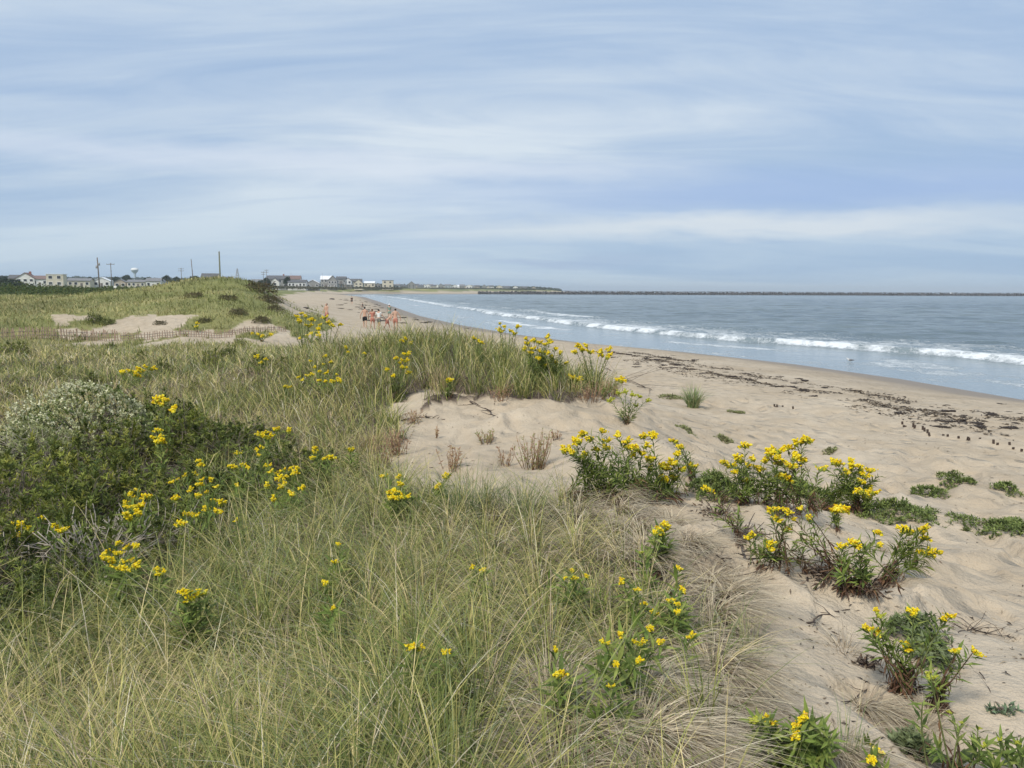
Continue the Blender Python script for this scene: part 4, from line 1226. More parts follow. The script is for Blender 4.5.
BG = np.array([(0.17, 0.24, 0.10), (0.24, 0.30, 0.13), (0.40, 0.38, 0.20)])
tussock('lone green grass tussock on the open sand below the surf', 693, 407, 260, .72, .016, BG, (.5, .3, .2), .16, 1, .5)
tussock('dark green grass tuft at the lower rim of the sand hollow, left', 472, 520, 150, .55, .005, BG * .75, (.5, .4, .1), .14, 2)
tussock('thin dark grass tuft at the lower rim of the sand hollow, right', 520, 516, 90, .50, .004, BG * .7, (.5, .4, .1), .18, 3)
tussock('stiff grass tuft on the sand slope by the low goldenrod', 700, 640, 70, .34, .0035, BG, (.3, .3, .4), .08, 4, .25)
tussock('spiky grass tuft on bare sand at the right of the dead grass', 746, 660, 80, .34, .0035, BG, (.25, .25, .5), .07, 5, .25)
tussock('fine grass wisp near the bottom, left of the short goldenrod', 846, 758, 40, .30, .003, BG, (.4, .3, .3), .06, 6, .3)
tussock('grey drooping tussock on the sand left of the brown stump', 845, 650, 90, .22, .003, GREY, (.3, .3, .3, .1), .06, 7, 1.1)
tussock('grey frayed tussock under the goldenrod behind the stump', 925, 725, 80, .17, .003, GREY, (.3, .3, .3, .1), .05, 8, 1.1)
tussock('grey tussock hanging beside the low goldenrod with yellow leafy top', 742, 585, 110, .32, .0035, GREY, (.3, .3, .3, .1), .07, 9, 1.0)
tussock('straw-coloured tussock left of the dark-stemmed goldenrod by the hollow', 372, 450, 160, .45, .007, PAL[[0, 4, 1]], (.5, .3, .2), .2, 10, .5)
tussock('tall reddish straw tussock at the hollow\'s upper left rim', 440, 388, 120, .55, .009, PAL[[0, 4, 4]], (.5, .3, .2), .2, 11, .3)
tussock('tall dry seed stalks beside the double-stemmed goldenrod on the crest', 583, 372, 70, .85, .007, PAL[[4, 0, 1]], (.6, .3, .1), .3, 12, .3)
tussock('tall arching dry stalks on the crest against the surf', 488, 362, 18, 1.15, .010, PAL[[4, 0, 1]], (.7, .2, .1), .15, 13, .5)

# dry plants and bare twigs lying on the sand
def dry_plant(label, px, py, hpx, wpx, n, cols, seed, name='dried_plant', leafy=True):
    B = hit(px, py); B[2] = Hs(B[0], B[1]); D = math.hypot(B[0], B[1])
    h = hpx * D / F; w = wpx / 2 * D / F
    r = np.random.default_rng(seed)
    root = empty(name, tuple(B)); tag(root, label, 'dry plant', 'dried plants and twigs on the sand')
    mb = MB(); P, T, N_, LL, WW, CC = [], [], [], [], [], []
    for i in range(n):
        a = r.uniform(0, 2 * PI); rr = w * r.uniform(.2, 1)
        e = np.array([rr * math.cos(a), rr * math.sin(a), h * r.uniform(.5, 1)])
        b0 = np.array([rr * .5 * math.cos(a), rr * .5 * math.sin(a), -.01])
        pts = np.stack([b0, (b0 + e) / 2 + r.normal(0, .02, 3), e])
        mb.tube(pts, [.004, .003, .002], 4)
        if leafy:
            for k in range(9):
                q = r.uniform(.1, 1); P.append(b0 + (e - b0) * q); T.append(unit(r.normal(size=3) + (0, 0, .8))); N_.append(unit(r.normal(size=3)))
                LL.append(.045 * r.uniform(.6, 1.2)); WW.append(.012); CC.append(cols[r.integers(len(cols))] * r.uniform(.8, 1.2))
    mb.build('stem', M_rust if leafy else M_darktwig, root, True)
    if leafy: link('dried_foliage', leaf_mesh('dried_foliage', *[np.array(q) for q in (P, T, N_, LL, WW, CC)]), root)


M_rust = mat_plain('rusty_stem', (0.30, 0.19, 0.12), .9, .3, 40)
M_darktwig = mat_plain('dark_root', (0.085, 0.065, 0.055), .95, .3, 40)
RUST = np.array([(0.40, 0.25, 0.15), (0.50, 0.38, 0.22), (0.33, 0.19, 0.12)])
RG = np.array([(0.42, 0.27, 0.16), (0.36, 0.36, 0.15), (0.30, 0.33, 0.12)])
dry_plant('rust and pale green dying plant in the sand hollow, the tallest', 533, 468, 42, 44, 36, RG, 1)
dry_plant('short rusty sprigs in the middle of the sand hollow', 451, 470, 26, 34, 16, RUST, 2)
dry_plant('pale greenish dying plant left of the tallest one in the hollow', 487, 443, 14, 26, 18, RG, 3)
dry_plant('small rusty sprigs just left of the tallest dying plant', 505, 466, 20, 20, 8, RUST, 4)
dry_plant('tiny dry sprig in the hollow below the back rim', 436, 438, 14, 8, 4, RUST, 5)


for l_, a_, b_, h_, w_, n_, c_, sd_ in [('brownish sprigs scattered at the upper left of the sand hollow', 412, 424, 16, 30, 14, RUST, 6), ('brown withered clump at the left side of the sand hollow', 398, 455, 30, 34, 26, RUST, 7),
        ('withered stalks at the left rim of the hollow below the brown clump', 384, 470, 34, 30, 22, RG, 8), ('low brown sprigs under the crest grass', 500, 400, 16, 40, 18, RUST, 9), ('brown withered stalks at the sandy crest end', 590, 402, 24, 40, 26, RUST, 10),
        ('rusty sprig alone at the right of the sand hollow', 556, 440, 12, 12, 6, RUST, 11), ('dry brown bush below the sandy point of the crest', 612, 396, 22, 26, 22, RG, 12)]:
    dry_plant(l_, a_, b_, h_, w_, n_, c_, sd_)


def root_line(label, pts_px, rad, seed, br=6, name='dead_branch'):
    r = np.random.default_rng(seed)
    W_ = [hit(*p) for p in pts_px]
    for q in W_: q[2] = Hs(q[0], q[1]) + rad * .6
    B = W_[0].copy()
    root = empty(name, tuple(B)); tag(root, label, 'dead branch', 'dead branches lying on the sand')
    mb = MB(); qs = []
    for i in range(len(W_) - 1):
        for k in range(4):
            p = W_[i] + (W_[i + 1] - W_[i]) * k / 4 - B + r.normal(0, rad * 1.4, 3) * np.array([1, 1, .3]); qs.append(p)
    qs.append(W_[-1] - B)
    mb.tube(qs, np.linspace(rad, rad * .4, len(qs)), 5)
    L = np.linalg.norm(W_[-1] - W_[0])
    tw = mb
    for k in range(br):
        j = r.integers(1, len(qs) - 1); a = r.uniform(0, 2 * PI); ln = L * r.uniform(.12, .3)
        e = np.array(qs[j]) + ln * np.array([math.cos(a), math.sin(a), r.uniform(0, .5)])
        tw.tube([qs[j], (np.array(qs[j]) + e) / 2 + r.normal(0, .01, 3), e], [rad * .5, rad * .35, rad * .2], 4)
    mb.build('limb', M_darktwig, root, True)


root_line('thin dark root curving over the sand left of the brown stump', [(826, 705), (850, 702), (868, 690), (877, 682)], .005, 1, 1)
root_line('dark root lying along the sand at the bottom edge', [(808, 753), (850, 749), (880, 750), (902, 751)], .005, 2, 2)
root_line('tangle of dark dead twigs right of the foreground goldenrod', [(948, 646), (958, 632), (972, 630), (990, 634), (1014, 638)], .005, 3, 22)
root_line('short curved dead twig above the grey drooping tussock', [(808, 624), (822, 615), (836, 611), (850, 610)], .006, 4, 5)
root_line('dark root crossing the sand by the grey hanging tussock', [(690, 585), (725, 580), (770, 568), (794, 567)], .005, 5, 3)
root_line('dark dead stems lying across the upper left of the sand hollow', [(398, 422), (418, 418), (445, 420)], .012, 6, 14)
root_line('dead branch lying at the back rim of the sand hollow', [(470, 402), (488, 410), (498, 418)], .012, 7, 8)
root_line('dark twigs trailing down from the crest onto the beach', [(604, 366), (622, 378), (640, 385), (652, 390)], .014, 8, 12)
root_line('brown twisted stalk under the thin bending goldenrod, left', [(744, 566), (743, 548), (746, 530)], .012, 9, 12)
root_line('thin trailing runner on the sand at the right edge', [(980, 672), (990, 690), (998, 706)], .003, 10, 2)
root_line('twisted bare branch sticking out right of the grass edge', [(700, 540), (716, 556), (735, 570)], .008, 11, 10)


def curled(label, px, py, wpx, n, seed):
    """drift of shrivelled brown leaves and stalks at the foot of a plant"""
    B = hit(px, py); B[2] = Hs(B[0], B[1]); D = math.hypot(B[0], B[1]); w = wpx / 2 * D / F
    r = np.random.default_rng(seed)
    P = np.stack([r.normal(0, w * .45, n), r.normal(0, w * .4, n), np.abs(r.normal(0, w * .22, n))], -1)
    T = unit(r.normal(size=(n, 3)) * (1, 1, .7)); N_ = unit(r.normal(size=(n, 3)))
    cols = np.array([(0.085, 0.055, 0.04), (0.16, 0.11, 0.075), (0.055, 0.04, 0.035), (0.26, 0.20, 0.15)])
    me = leaf_mesh('dead_leaves', P, T, N_, r.uniform(.03, .075, n), r.uniform(.008, .018, n), cols[r.integers(0, 4, n)])
    root = empty('dead_foliage', tuple(B)); tag(root, label, 'dead leaves', 'shrivelled plants on the sand')
    link('dead_leaves', me, root)
    mb = MB()
    for i in range(10):
        a = r.uniform(0, 2 * PI); e = np.array([math.cos(a) * w * r.uniform(.4, 1), math.sin(a) * w * r.uniform(.4, 1), r.uniform(0, w * .9)])
        mb.tube([(0, 0, 0), e * .5 + r.normal(0, .02, 3), e], [.006, .004, .002], 4)
    mb.build('stalk', M_darktwig, root, True)


curled('shrivelled brown leaves under the straggling goldenrod', 820, 575, 34, 150, 1)
curled('shrivelled brown leaves under the leggy goldenrod on open sand', 866, 590, 50, 200, 2)
curled('brown rotten stump of leaves at the base of the foreground goldenrod', 906, 690, 26, 130, 3)
curled('dark shrivelled stalks under the flat-topped golden bush', 782, 515, 34, 170, 4)
curled('dark brown twisted stalks below the wide golden bush', 745, 535, 34, 170, 5)
curled('small heap of brown leaves left of the brown stump', 866, 665, 26, 60, 6)
curled('black shrivelled leaves under the goldenrod behind the stump', 938, 708, 14, 50, 7)
curled('drift of brown litter between the golden bushes', 715, 515, 44, 170, 8)
curled('grey dead litter at the foot of the sandy hump', 600, 505, 60, 200, 9)
# ================================================================== THINGS ON THE BEACH
M_weed = mat_plain('seaweed', (0.045, 0.034, 0.028), .7, .35, 20, .4)
M_picket = mat_plain('weathered_picket', (0.34, 0.245, 0.19), .9, .25, 6)
M_picket_dark = mat_plain('tarred_picket', (0.075, 0.055, 0.045), .9, .25, 6)
M_wire = mat_plain('wire', (0.18, 0.16, 0.15), .6, .1, 6)


def weed_mesh(seed):
    r = np.random.default_rng(seed); mb = MB()
    for k in range(26):
        a = r.uniform(0, 2 * PI); q = r.uniform(0, .4)
        p = np.array([q * math.cos(a), q * math.sin(a) * .6, .01]); pts = [p]
        th = r.uniform(0, 2 * PI)
        for j in range(4):
            th += r.uniform(-.9, .9); p = p + np.array([math.cos(th), math.sin(th) * .7, 0]) * .11
            pts.append(p + (0, 0, r.uniform(0, .09)))
        mb.tube(pts, [.02, .035, .035, .03, .015], 5)
    return mb.mesh('seaweed_clump', M_weed, True)


WEEDS = [weed_mesh(i) for i in range(5)]


def weed(x, y, s, label, group):
    o = link('seaweed_clump', WEEDS[random.randrange(5)], loc=(x, y, Hs(x, y) - .005), rot=(0, 0, random.uniform(0, 6.3)), sc=(s, s, s * .8))
    tag(o, label, 'seaweed', group)


for px, py, s, lb in [(980, 427, 0.41, 'largest dark seaweed clump on the right of the wrack line'), (962, 422, 0.33, 'seaweed clump between the two big ones at the right'),
                      (948, 422, 0.39, 'elongated dark seaweed clump left of the largest clump'), (938, 427, 0.41, 'brownish seaweed heap nearest the dune, above the stub fence'),
                      (1011, 428, 0.33, 'seaweed clump at the far right edge'), (825, 388, 0.36, 'dark streak of seaweed in the middle of the wrack line'),
                      (905, 407, 0.28, 'seaweed clump right of the middle of the wrack line'), (1001, 404, 0.28, 'small dark clump on the wet sand at right')]:
    p = hit(px, py); weed(p[0], p[1], s, lb, 'big seaweed clumps on the wrack line')
wl = np.array([hit(*q)[:2] for q in [(606, 352), (660, 361), (700, 370), (760, 383), (830, 392), (900, 409), (960, 418), (1040, 430)]])
seg = np.r_[0, np.cumsum(np.hypot(*np.diff(wl, axis=0).T))]
for k in range(260):
    q = random.uniform(0, seg[-1]); x = np.interp(q, seg, wl[:, 0]); y = np.interp(q, seg, wl[:, 1])
    n2 = 1.0 if random.random() < .6 else 2.6
    x += random.gauss(0, .55) * n2 + (random.random() < .3) * 2.0; y += random.gauss(0, .5) * n2
    if Hs(x, y) < .25: continue
    weed(x, y, random.choice([.08, .12, .16, .22, .42]) * random.uniform(.7, 1.2), 'small scrap of dark seaweed on the pale beach', 'seaweed scraps along the wrack line')
for k in range(60):
    D = math.exp(random.uniform(math.log(75), math.log(260)))
    # along the bay
    j = np.interp(D, [c[1] for c in shore[:11]], [c[0] for c in shore[:11]])
    x = j - random.uniform(4, 13); weed(x, D, random.uniform(.5, 1.3), 'distant scrap of seaweed on the beach of the bay', 'seaweed scraps far along the bay')

def wrack_litter():
    n = 10000; q = rng.uniform(0, seg[-1], n); x = np.interp(q, seg, wl[:, 0]); y = np.interp(q, seg, wl[:, 1])
    line = rng.choice([0.0, 1.6, -1.2], n, p=[.5, .35, .15]); wob_ = 1.1 * (fbm(q / 5, q * 0 + 1) - .5)
    x = x + (line + wob_) * .85 + rng.normal(0, .28, n); y = y + (line + wob_) * .45 + rng.normal(0, .28, n)
    k = fbm(x / 1.1, y / 1.5) > .47; x, y = x[k], y[k]; z = H(x, y); k = z > .25; x, y, z = x[k], y[k], z[k]; N = len(x)
    a = rng.uniform(0, 2 * PI, N); T = unit(np.stack([np.cos(a), np.sin(a), rng.normal(0, .2, N)], -1)); N_ = unit(rng.normal(0, .4, (N, 3)) + (0, 0, 1)); L = rng.uniform(.05, .16, N)
    cols = np.array([(0.06, 0.045, 0.035), (0.11, 0.085, 0.06), (0.045, 0.035, 0.03), (0.18, 0.14, 0.10)])
    tag(link('wrack_litter', leaf_mesh('wrack_litter', np.stack([x, y, z + .01], -1), T, N_, L, L * .35, cols[rng.integers(0, 4, N)])), 'fine dark seaweed litter strewn in thin lines along the beach', 'seaweed', kind='stuff')


wrack_litter()

# stubs of buried slat fences
def pickets(label, pts, n, hgt, wid, matl, wire=True, lean=.08, group='slat fences in the sand', jit=.12, zoff=0.0, name='sand_fence'):
    pts = [np.array(p, float) for p in pts]
    B = np.array([*pts[0][:2], Hs(*pts[0][:2])])
    root = empty(name, tuple(B)); tag(root, label, 'slat fence', group)
    pm = MB(); pm.box((0, 0, hgt / 2 - .15), (wid, .02, hgt + .3)); pmesh = pm.mesh('picket', matl)
    P2 = np.array([p[:2] for p in pts]); sg = np.r_[0, np.cumsum(np.hypot(*np.diff(P2, axis=0).T))]
    tops = []
    for k in range(n):
        q = sg[-1] * (k + random.uniform(-.2, .2)) / max(1, n - 1)
        x = np.interp(q, sg, P2[:, 0]); y = np.interp(q, sg, P2[:, 1]); x += random.gauss(0, .04) * (hgt < .2); y += random.gauss(0, .04) * (hgt < .2); z = Hs(x, y)
        hs = random.uniform(1 - jit * 2, 1)
        o = link('picket', pmesh, root, loc=(x - B[0], y - B[1], z - B[2] + zoff * random.random()), rot=(random.gauss(0, lean), random.gauss(0, lean), random.uniform(-.3, .3)), sc=(1, 1, hs))
        tops.append((x - B[0], y - B[1], z - B[2] + hgt * .6))
    if wire:
        for f in (0.0, .28):
            mb = MB(); mb.tube([np.array(q) - (0, 0, hgt * f) for q in tops], .012, 4); mb.build('wire', M_wire, root, True)
    return root


pickets('dark stubs of a buried fence running to the right edge', [hit(902, 425), hit(930, 433), hit(962, 439), hit(1022, 452)], 20, .10, .045, M_picket_dark, False, .14, jit=.35)
pickets('short row of fence stubs alone on the open beach', [hit(772, 405), hit(780, 407), hit(792, 409)], 6, .10, .045, M_picket_dark, False, .15, jit=.4)


def along(px0, px1, D0, D1, n=6):
    out = []
    for k in range(n):
        f = k / (n - 1); D = D0 + (D1 - D0) * f; px = px0 + (px1 - px0) * f
        out.append(((px - 512) / F * D, D))
    return out


pickets('reddish slat fence in front of the second dune, left stretch', along(-25, 118, 42.0, 42.6), 62, .72, .045, M_picket)
pickets('slat fence half hidden by grass, right of the left stretch', along(120, 232, 42.6, 43.8), 44, .50, .04, M_picket)
pickets('short far slat fence at the foot of the second dune scarp', along(228, 286, 44.5, 46), 28, .36, .04, M_picket)


# rocks and logs on the far sand
def rock(label, px, py, s, col=(.07, .06, .055), cat='rock', name='rock', D=None):
    p = hit(px, py); r = random.Random(int(px)); mb = MB()
    V = []; n = 8
    for i in range(5):
        ph = PI * i / 4
        for k in range(n):
            th = 2 * PI * k / n; q = r.uniform(.8, 1.15)
            V.append((s * math.sin(ph) * math.cos(th) * q, s * .7 * math.sin(ph) * math.sin(th) * q, s * .35 * math.cos(ph) * q))
    mb.add(V, [(i * n + k, (i + 1) * n + k, (i + 1) * n + (k + 1) % n, i * n + (k + 1) % n) for i in range(4) for k in range(n)])
    o = mb.build(name, mat_plain('rock', col, .9, .3, 3), None, True, loc=(p[0], p[1], Hs(p[0], p[1]) + s * .15)); tag(o, label, cat, 'dark lumps on the far sand')


rock('dark lump on the pale sand left of the lone bather', 306, 308.5, .32)
rock('dark lump farther off on the beach beyond the lone bather', 332, 299.5, .75)

# ================================================================== PEOPLE
M_skin = mat_plain('skin', (0.56, 0.35, 0.255), .6, .06, 6)
M_hair = mat_plain('dark_hair', (0.025, 0.018, 0.014), .6, .2, 30)
M_hairb = mat_plain('brown_hair', (0.16, 0.09, 0.05), .6, .2, 30)
M_black = mat_plain('black_cloth', (0.02, 0.02, 0.024), .9, .1, 10)
M_white = mat_plain('white_cloth', (0.72, 0.74, 0.73), .9, .05, 10)
M_coral = mat_plain('coral_swimwear', (0.47, 0.20, 0.15), .9, .05, 10)
M_greycl = mat_plain('grey_cloth', (0.16, 0.16, 0.15), .9, .1, 10)
M_greencl = mat_plain('pale_green_cloth', (0.22, 0.32, 0.27), .9, .1, 10)


def skin_mesh(name, verts, edges, radii, matl, parent, sub=2):
    me = bpy.data.meshes.new(name); me.from_pydata(verts, edges, []); me.update()
    o = link(name, me, parent)
    sm = o.modifiers.new('skin', 'SKIN'); sm.use_smooth_shade = True
    for i, r_ in enumerate(radii):
        v = me.skin_vertices[0].data[i]; v.radius = (r_, r_) if not hasattr(r_, '__len__') else r_
        v.use_root = (i == 0)
    ss = o.modifiers.new('sub', 'SUBSURF'); ss.levels = sub; ss.render_levels = sub
    me.materials.append(matl)
    return o


def person(label, x, y, rz, ht=1.7, shorts=M_black, shirt=None, hair=M_hair, step=.25, bend=0.0, armL=(.3, .1), armR=(.3, .1), longhair=False, legs=True, hat=None, z=None):
    B = (x, y, Hs(x, y) if z is None else z); k = ht / 1.7
    root = empty('person', B, rz, k); tag(root, label, 'person', 'people on the beach')
    cb, sb = math.cos(bend), math.sin(bend)
    def up(px_, py_, pz_):            # torso points tip forward about the hips
        dz = pz_ - .92; return (px_, py_ * cb + dz * sb, .92 + dz * cb - py_ * sb)
    v = []; e = []; r_ = []
    def add(p, rad, link_to=None):
        v.append(p); r_.append(rad)
        if link_to is not None: e.append((link_to, len(v) - 1))
        return len(v) - 1
    pel = add((0, 0, .93), (.155, .11)); wa = add(up(0, .0, 1.08), (.135, .095), pel); ch = add(up(0, .0, 1.28), (.165, .11), wa); sh_ = add(up(0, 0, 1.41), (.13, .085), ch)
    nk = add(up(0, .01, 1.475), .052, sh_); hd = add(up(0, .02, 1.55), (.072, .085), nk); ht_ = add(up(0, .015, 1.64), (.075, .09), hd); add(up(0, .11, 1.575), .014, hd)
    for s, arm in ((-1, armL), (1, armR)):
        so = add(up(.17 * s, 0, 1.40), .055, sh_)
        fw, out = arm
        el_ = up(.17 * s + out * .28 * s, fw * .26, 1.40 - .27); elb = add(el_, .038, so)
        wr_ = (el_[0] + s * out * .1, el_[1] + fw * .35 + .04, el_[2] - .24 + max(0, fw) * .12); wr = add(wr_, .026, elb)
        pm = add((wr_[0], wr_[1] + .015, wr_[2] - .065), .030, wr)
        for fi in range(4):
            f1 = add((wr_[0] + (fi - 1.5) * .018, wr_[1] + .025, wr_[2] - .115 - .004 * (fi in (1, 2))), .009, pm)
            add((wr_[0] + (fi - 1.5) * .02, wr_[1] + .04, wr_[2] - .15 - .008 * (fi in (1, 2))), .007, f1)
        add((wr_[0] - s * .035, wr_[1] + .04, wr_[2] - .075), .010, pm)
    for s, st in ((-1, step), (1, -step)):
        hp_ = add((.095 * s, 0, .86), .095, pel); kn = add((.10 * s, st * .45 + .03, .48), .058, hp_)
        an = add((.10 * s, st * .95 - .02, .09 + max(0, -st) * .08), .037, kn); he = add((.10 * s, st * .95 - .04, .045 + max(0, -st) * .06), .04, an)
        add((.105 * s, st * .95 + .13, .03), (.035, .022), he)
    skin_mesh('body', v, e, r_, M_skin, root)
    # hair as a cap over the crown and the back of the head
    hv = [up(0, -.01, 1.655), up(0, -.05, 1.60), up(0, -.055, 1.54)]; hr = [.092, .09, .06]
    if longhair: hv.append(up(0, -.07, 1.42)); hr.append(.05)
    skin_mesh('hair', hv, [(i, i + 1) for i in range(len(hv) - 1)], hr, hair, root)
    if hat:
        mb = MB(); mb.lathe([(0.0, .07), (.07, .06), (.10, .0), (.17, -.02), (.165, -.03), (.0, -.03)], 14); mb.build('hat', hat, root, True, loc=up(0, 0, 1.69))
    if shorts:
        sv = [(0, 0, .99), (0, 0, .90)]; sr = [(.165, .12), (.17, .125)]; se = [(0, 1)]
        for s, st in ((-1, step), (1, -step)):
            sv.append((.1 * s, st * .12 + .01, .76)); sr.append(.115); se.append((1, len(sv) - 1)); sv.append((.10 * s, st * .36 + .02, .56)); sr.append(.092); se.append((len(sv) - 2, len(sv) - 1))
        skin_mesh('shorts', sv, se, sr, shorts, root)
    if shirt:
        sv = [up(0, 0, .94), up(0, 0, 1.10), up(0, 0, 1.30), up(0, 0, 1.42)]; sr = [(.17, .125), (.15, .11), (.18, .125), (.14, .1)]; se = [(0, 1), (1, 2), (2, 3)]
        for s in (-1, 1):
            sv.append(up(.18 * s, 0, 1.40)); sr.append(.068); se.append((3, len(sv) - 1)); sv.append(up(.21 * s, .03, 1.24)); sr.append(.058); se.append((len(sv) - 2, len(sv) - 1))
        skin_mesh('shirt', sv, se, sr, shirt, root)
    return root


def pp(px, D):
    return (px - 512) / F * D, D


x, y = pp(365, 62); person('bare-chested person in black shorts, left of the walking group, seen from behind', x, y, 0.1, 1.72, M_black, step=.2, armL=(.1, .5), armR=(.2, .3))
x, y = pp(372.5, 63); person('person in coral swimwear beside the one in black shorts', x, y, -.2, 1.66, M_coral, M_coral, M_hairb, step=-.2, longhair=True, armL=(.2, .7))
x, y = pp(379, 61); person('person in a white shirt and dark shorts in the middle of the group', x, y, -.3, 1.62, M_greycl, M_white, M_hair, step=.25, armR=(.4, .5))
x, y = pp(395.5, 60); person('dark-haired bare-backed person at the right end of the group', x, y, .2, 1.72, M_coral, None, M_hair, step=.2, armL=(.2, .6), armR=(.1, .6))
x, y = pp(387, 61.5); person('person bending forward between white shirt and bare back', x, y, -1.4, 1.6, M_coral, None, M_hairb, step=.3, bend=1.0, armL=(.8, .1), armR=(.8, .1))
x, y = pp(327, 60); person('lone bather half hidden behind a goldenrod stalk', x, y, 2.6, 1.6, M_coral, None, M_hairb, step=.1)
x, y = pp(389.5, 90); person('person in pale green with a white hat near the water behind the group', x, y, .4, 1.7, M_greencl, M_greencl, M_hairb, step=.1, hat=M_white)
x, y = pp(352.3, 170); person('dark-clothed person far along the water line, left one', x, y, .4, 1.75, M_black, M_black, step=.25)
x, y = pp(363, 150); person('dark-clothed person wading at the water line, right one', x, y, 1.4, 1.7, M_greycl, M_greycl, step=.2, z=-.05)

# gull on the wash
def gull(label, px, py):
    p = on_plane(px, py, 0.02)
    root = empty('gull', tuple(p), .8); tag(root, label, 'bird')
    skin_mesh('body', [(0, 0, .10), (0, -.14, .10), (0, .10, .13), (0, .15, .21), (0, .20, .215), (0, .245, .205)], [(0, 1), (0, 2), (2, 3), (3, 4), (4, 5)], [.075, .03, .06, .035, .03, .008], mat_plain('gull_white', (.6, .6, .6)), root)
    skin_mesh('wing', [(.06, .05, .13), (.05, -.1, .13), (.02, -.26, .12)], [(0, 1), (1, 2)], [(.03, .05), (.03, .045), .012], mat_plain('gull_grey', (.14, .14, .15)), root)
    skin_mesh('wing', [(-.06, .05, .13), (-.05, -.1, .13), (-.02, -.26, .12)], [(0, 1), (1, 2)], [(.03, .05), (.03, .045), .012], bpy.data.materials['gull_grey'], root)


gull('grey gull floating on the calm wash inside the breakers', 850, 362)

# ================================================================== BREAKWATER AND BOAT
M_rock = mat_plain('breakwater_stone', (0.085, 0.08, 0.08), .95, .4, .25)
def mound(name, label, pts, hgt, wid, n, seed):
    r = np.random.default_rng(seed); P2 = np.array(pts, float); sg = np.r_[0, np.cumsum(np.hypot(*np.diff(P2, axis=0).T))]
    V, Fc = [], []; k0 = 0
    bv = np.array([(a, b_, c_) for c_ in (-1, 1) for b_ in (-1, 1) for a in (-1, 1)], float)
    bf = np.array([(0, 2, 3, 1), (4, 5, 7, 6), (0, 1, 5, 4), (2, 6, 7, 3), (0, 4, 6, 2), (1, 3, 7, 5)])
    for i in range(n):
        q = r.uniform(0, sg[-1]); c = np.array([np.interp(q, sg, P2[:, 0]), np.interp(q, sg, P2[:, 1])])
        s_ = r.uniform(-1, 1); z_ = hgt * (1 - abs(s_) ** 1.3) * r.uniform(.75, 1.0)
        rot = np.linalg.qr(r.normal(size=(3, 3)))[0]
        V.append((bv * r.uniform(.5, 1.1, 3) * (1.5, .8, .7)) @ rot + np.array([c[0], c[1] + s_ * wid, z_ - .45])); Fc.append(bf + k0); k0 += 8
    me = np_mesh(name, np.concatenate(V), np.concatenate(Fc), M_rock, None, False)
    # long low core under the stones
    o = link(name, me); tag(o, label, 'breakwater'); return o


bw = [((px - 512) / F * D, D) for px, D in [(478, 742), (560, 760), (700, 800), (850, 840), (1024, 880), (1150, 910)]]
mound('breakwater', 'long low dark stone breakwater stretching right from the sandy spit', bw, 2.3, 4.5, 5200, 3)
bw2 = [((px - 512) / F * D, D) for px, D in [(560, 2300), (760, 2350), (1024, 2300), (1200, 2250)]]
mound('breakwater', 'faint outer breakwater on the horizon beyond the long dark one', bw2, 2.6, 7, 1500, 4)

M_bwhite = mat_plain('boat_white', (.75, .76, .76), .4, .03, 2)
M_bdark = mat_plain('boat_window', (.04, .05, .06), .2, .1, 2)
def boat(label, px, D, L, sc=1.0):
    x_, y_ = pp(px, D); root = empty('boat', (x_, y_, .1), .0); tag(root, label, 'boat', 'boats beyond the breakwater')
    mb = MB(); n = 9; V = []
    for i in range(n):
        q = i / (n - 1); hw = L * .14 * (1 - max(0, (q - .45) / .55) ** 2.2) + .02
        V += [(-L / 2 + L * q, -hw, 1.1 + .5 * q), (-L / 2 + L * q, -hw * .6, -.4), (-L / 2 + L * q, hw * .6, -.4), (-L / 2 + L * q, hw, 1.1 + .5 * q)]
    mb.add(V, [(i * 4 + k, i * 4 + (k + 1) % 4, (i + 1) * 4 + (k + 1) % 4, (i + 1) * 4 + k) for i in range(n - 1) for k in range(4)] + [(0, 1, 2, 3), tuple(range(n * 4 - 1, n * 4 - 5, -1))])
    mb.build('hull', M_bwhite, root, loc=(0, 0, 0))
    mb = MB(); mb.prism([(-L * .15, 1.2), (L * .18, 1.3), (L * .12, 3.2), (-L * .13, 3.2)], -L * .09, L * .09); mb.build('cabin', M_bwhite, root)
    mb = MB(); mb.prism([(-L * .1, 2.3), (L * .145, 2.3), (L * .125, 2.95), (-L * .1, 2.95)], -L * .09 - .03, L * .09 + .03); mb.build('window', M_bdark, root)
    mb = MB(); mb.tube([(0, 0, 3.1), (0, 0, 6.5)], .09, 6); mb.build('mast', M_bwhite, root)


boat('white motor boat beyond the breakwater near the right side', 948, 1250, 13)
boat('dim grey boat cut by the right edge beyond the breakwater', 1022, 1500, 15)

# ================================================================== HOUSES, POLES, TREES
def hmat(name, c, r_=.8): return bpy.data.materials.get(name) or mat_plain(name, c, r_, .1, 1.0)
WHITE = hmat('white_siding', (.72, .72, .70)); CREAM = hmat('cream_siding', (.58, .54, .44)); GREYS = hmat('grey_shingle', (.27, .27, .26)); TAN = hmat('tan_siding', (.42, .36, .29))
PALEB = hmat('pale_blue_siding', (.40, .45, .48)); BRICK = hmat('red_siding', (.30, .13, .09)); RDARK = hmat('dark_roof', (.12, .12, .125)); RGREY = hmat('grey_roof', (.20, .20, .205)); RRED = hmat('red_roof', (.20, .14, .125))
RWHITE = hmat('white_roof', (.75, .76, .78)); GLASS = hmat('window_glass', (.045, .05, .06), .15); DOORM = hmat('door_paint', (.18, .16, .15)); TRIM = hmat('white_trim', (.78, .78, .76)); WOODD = hmat('deck_wood', (.30, .26, .21))


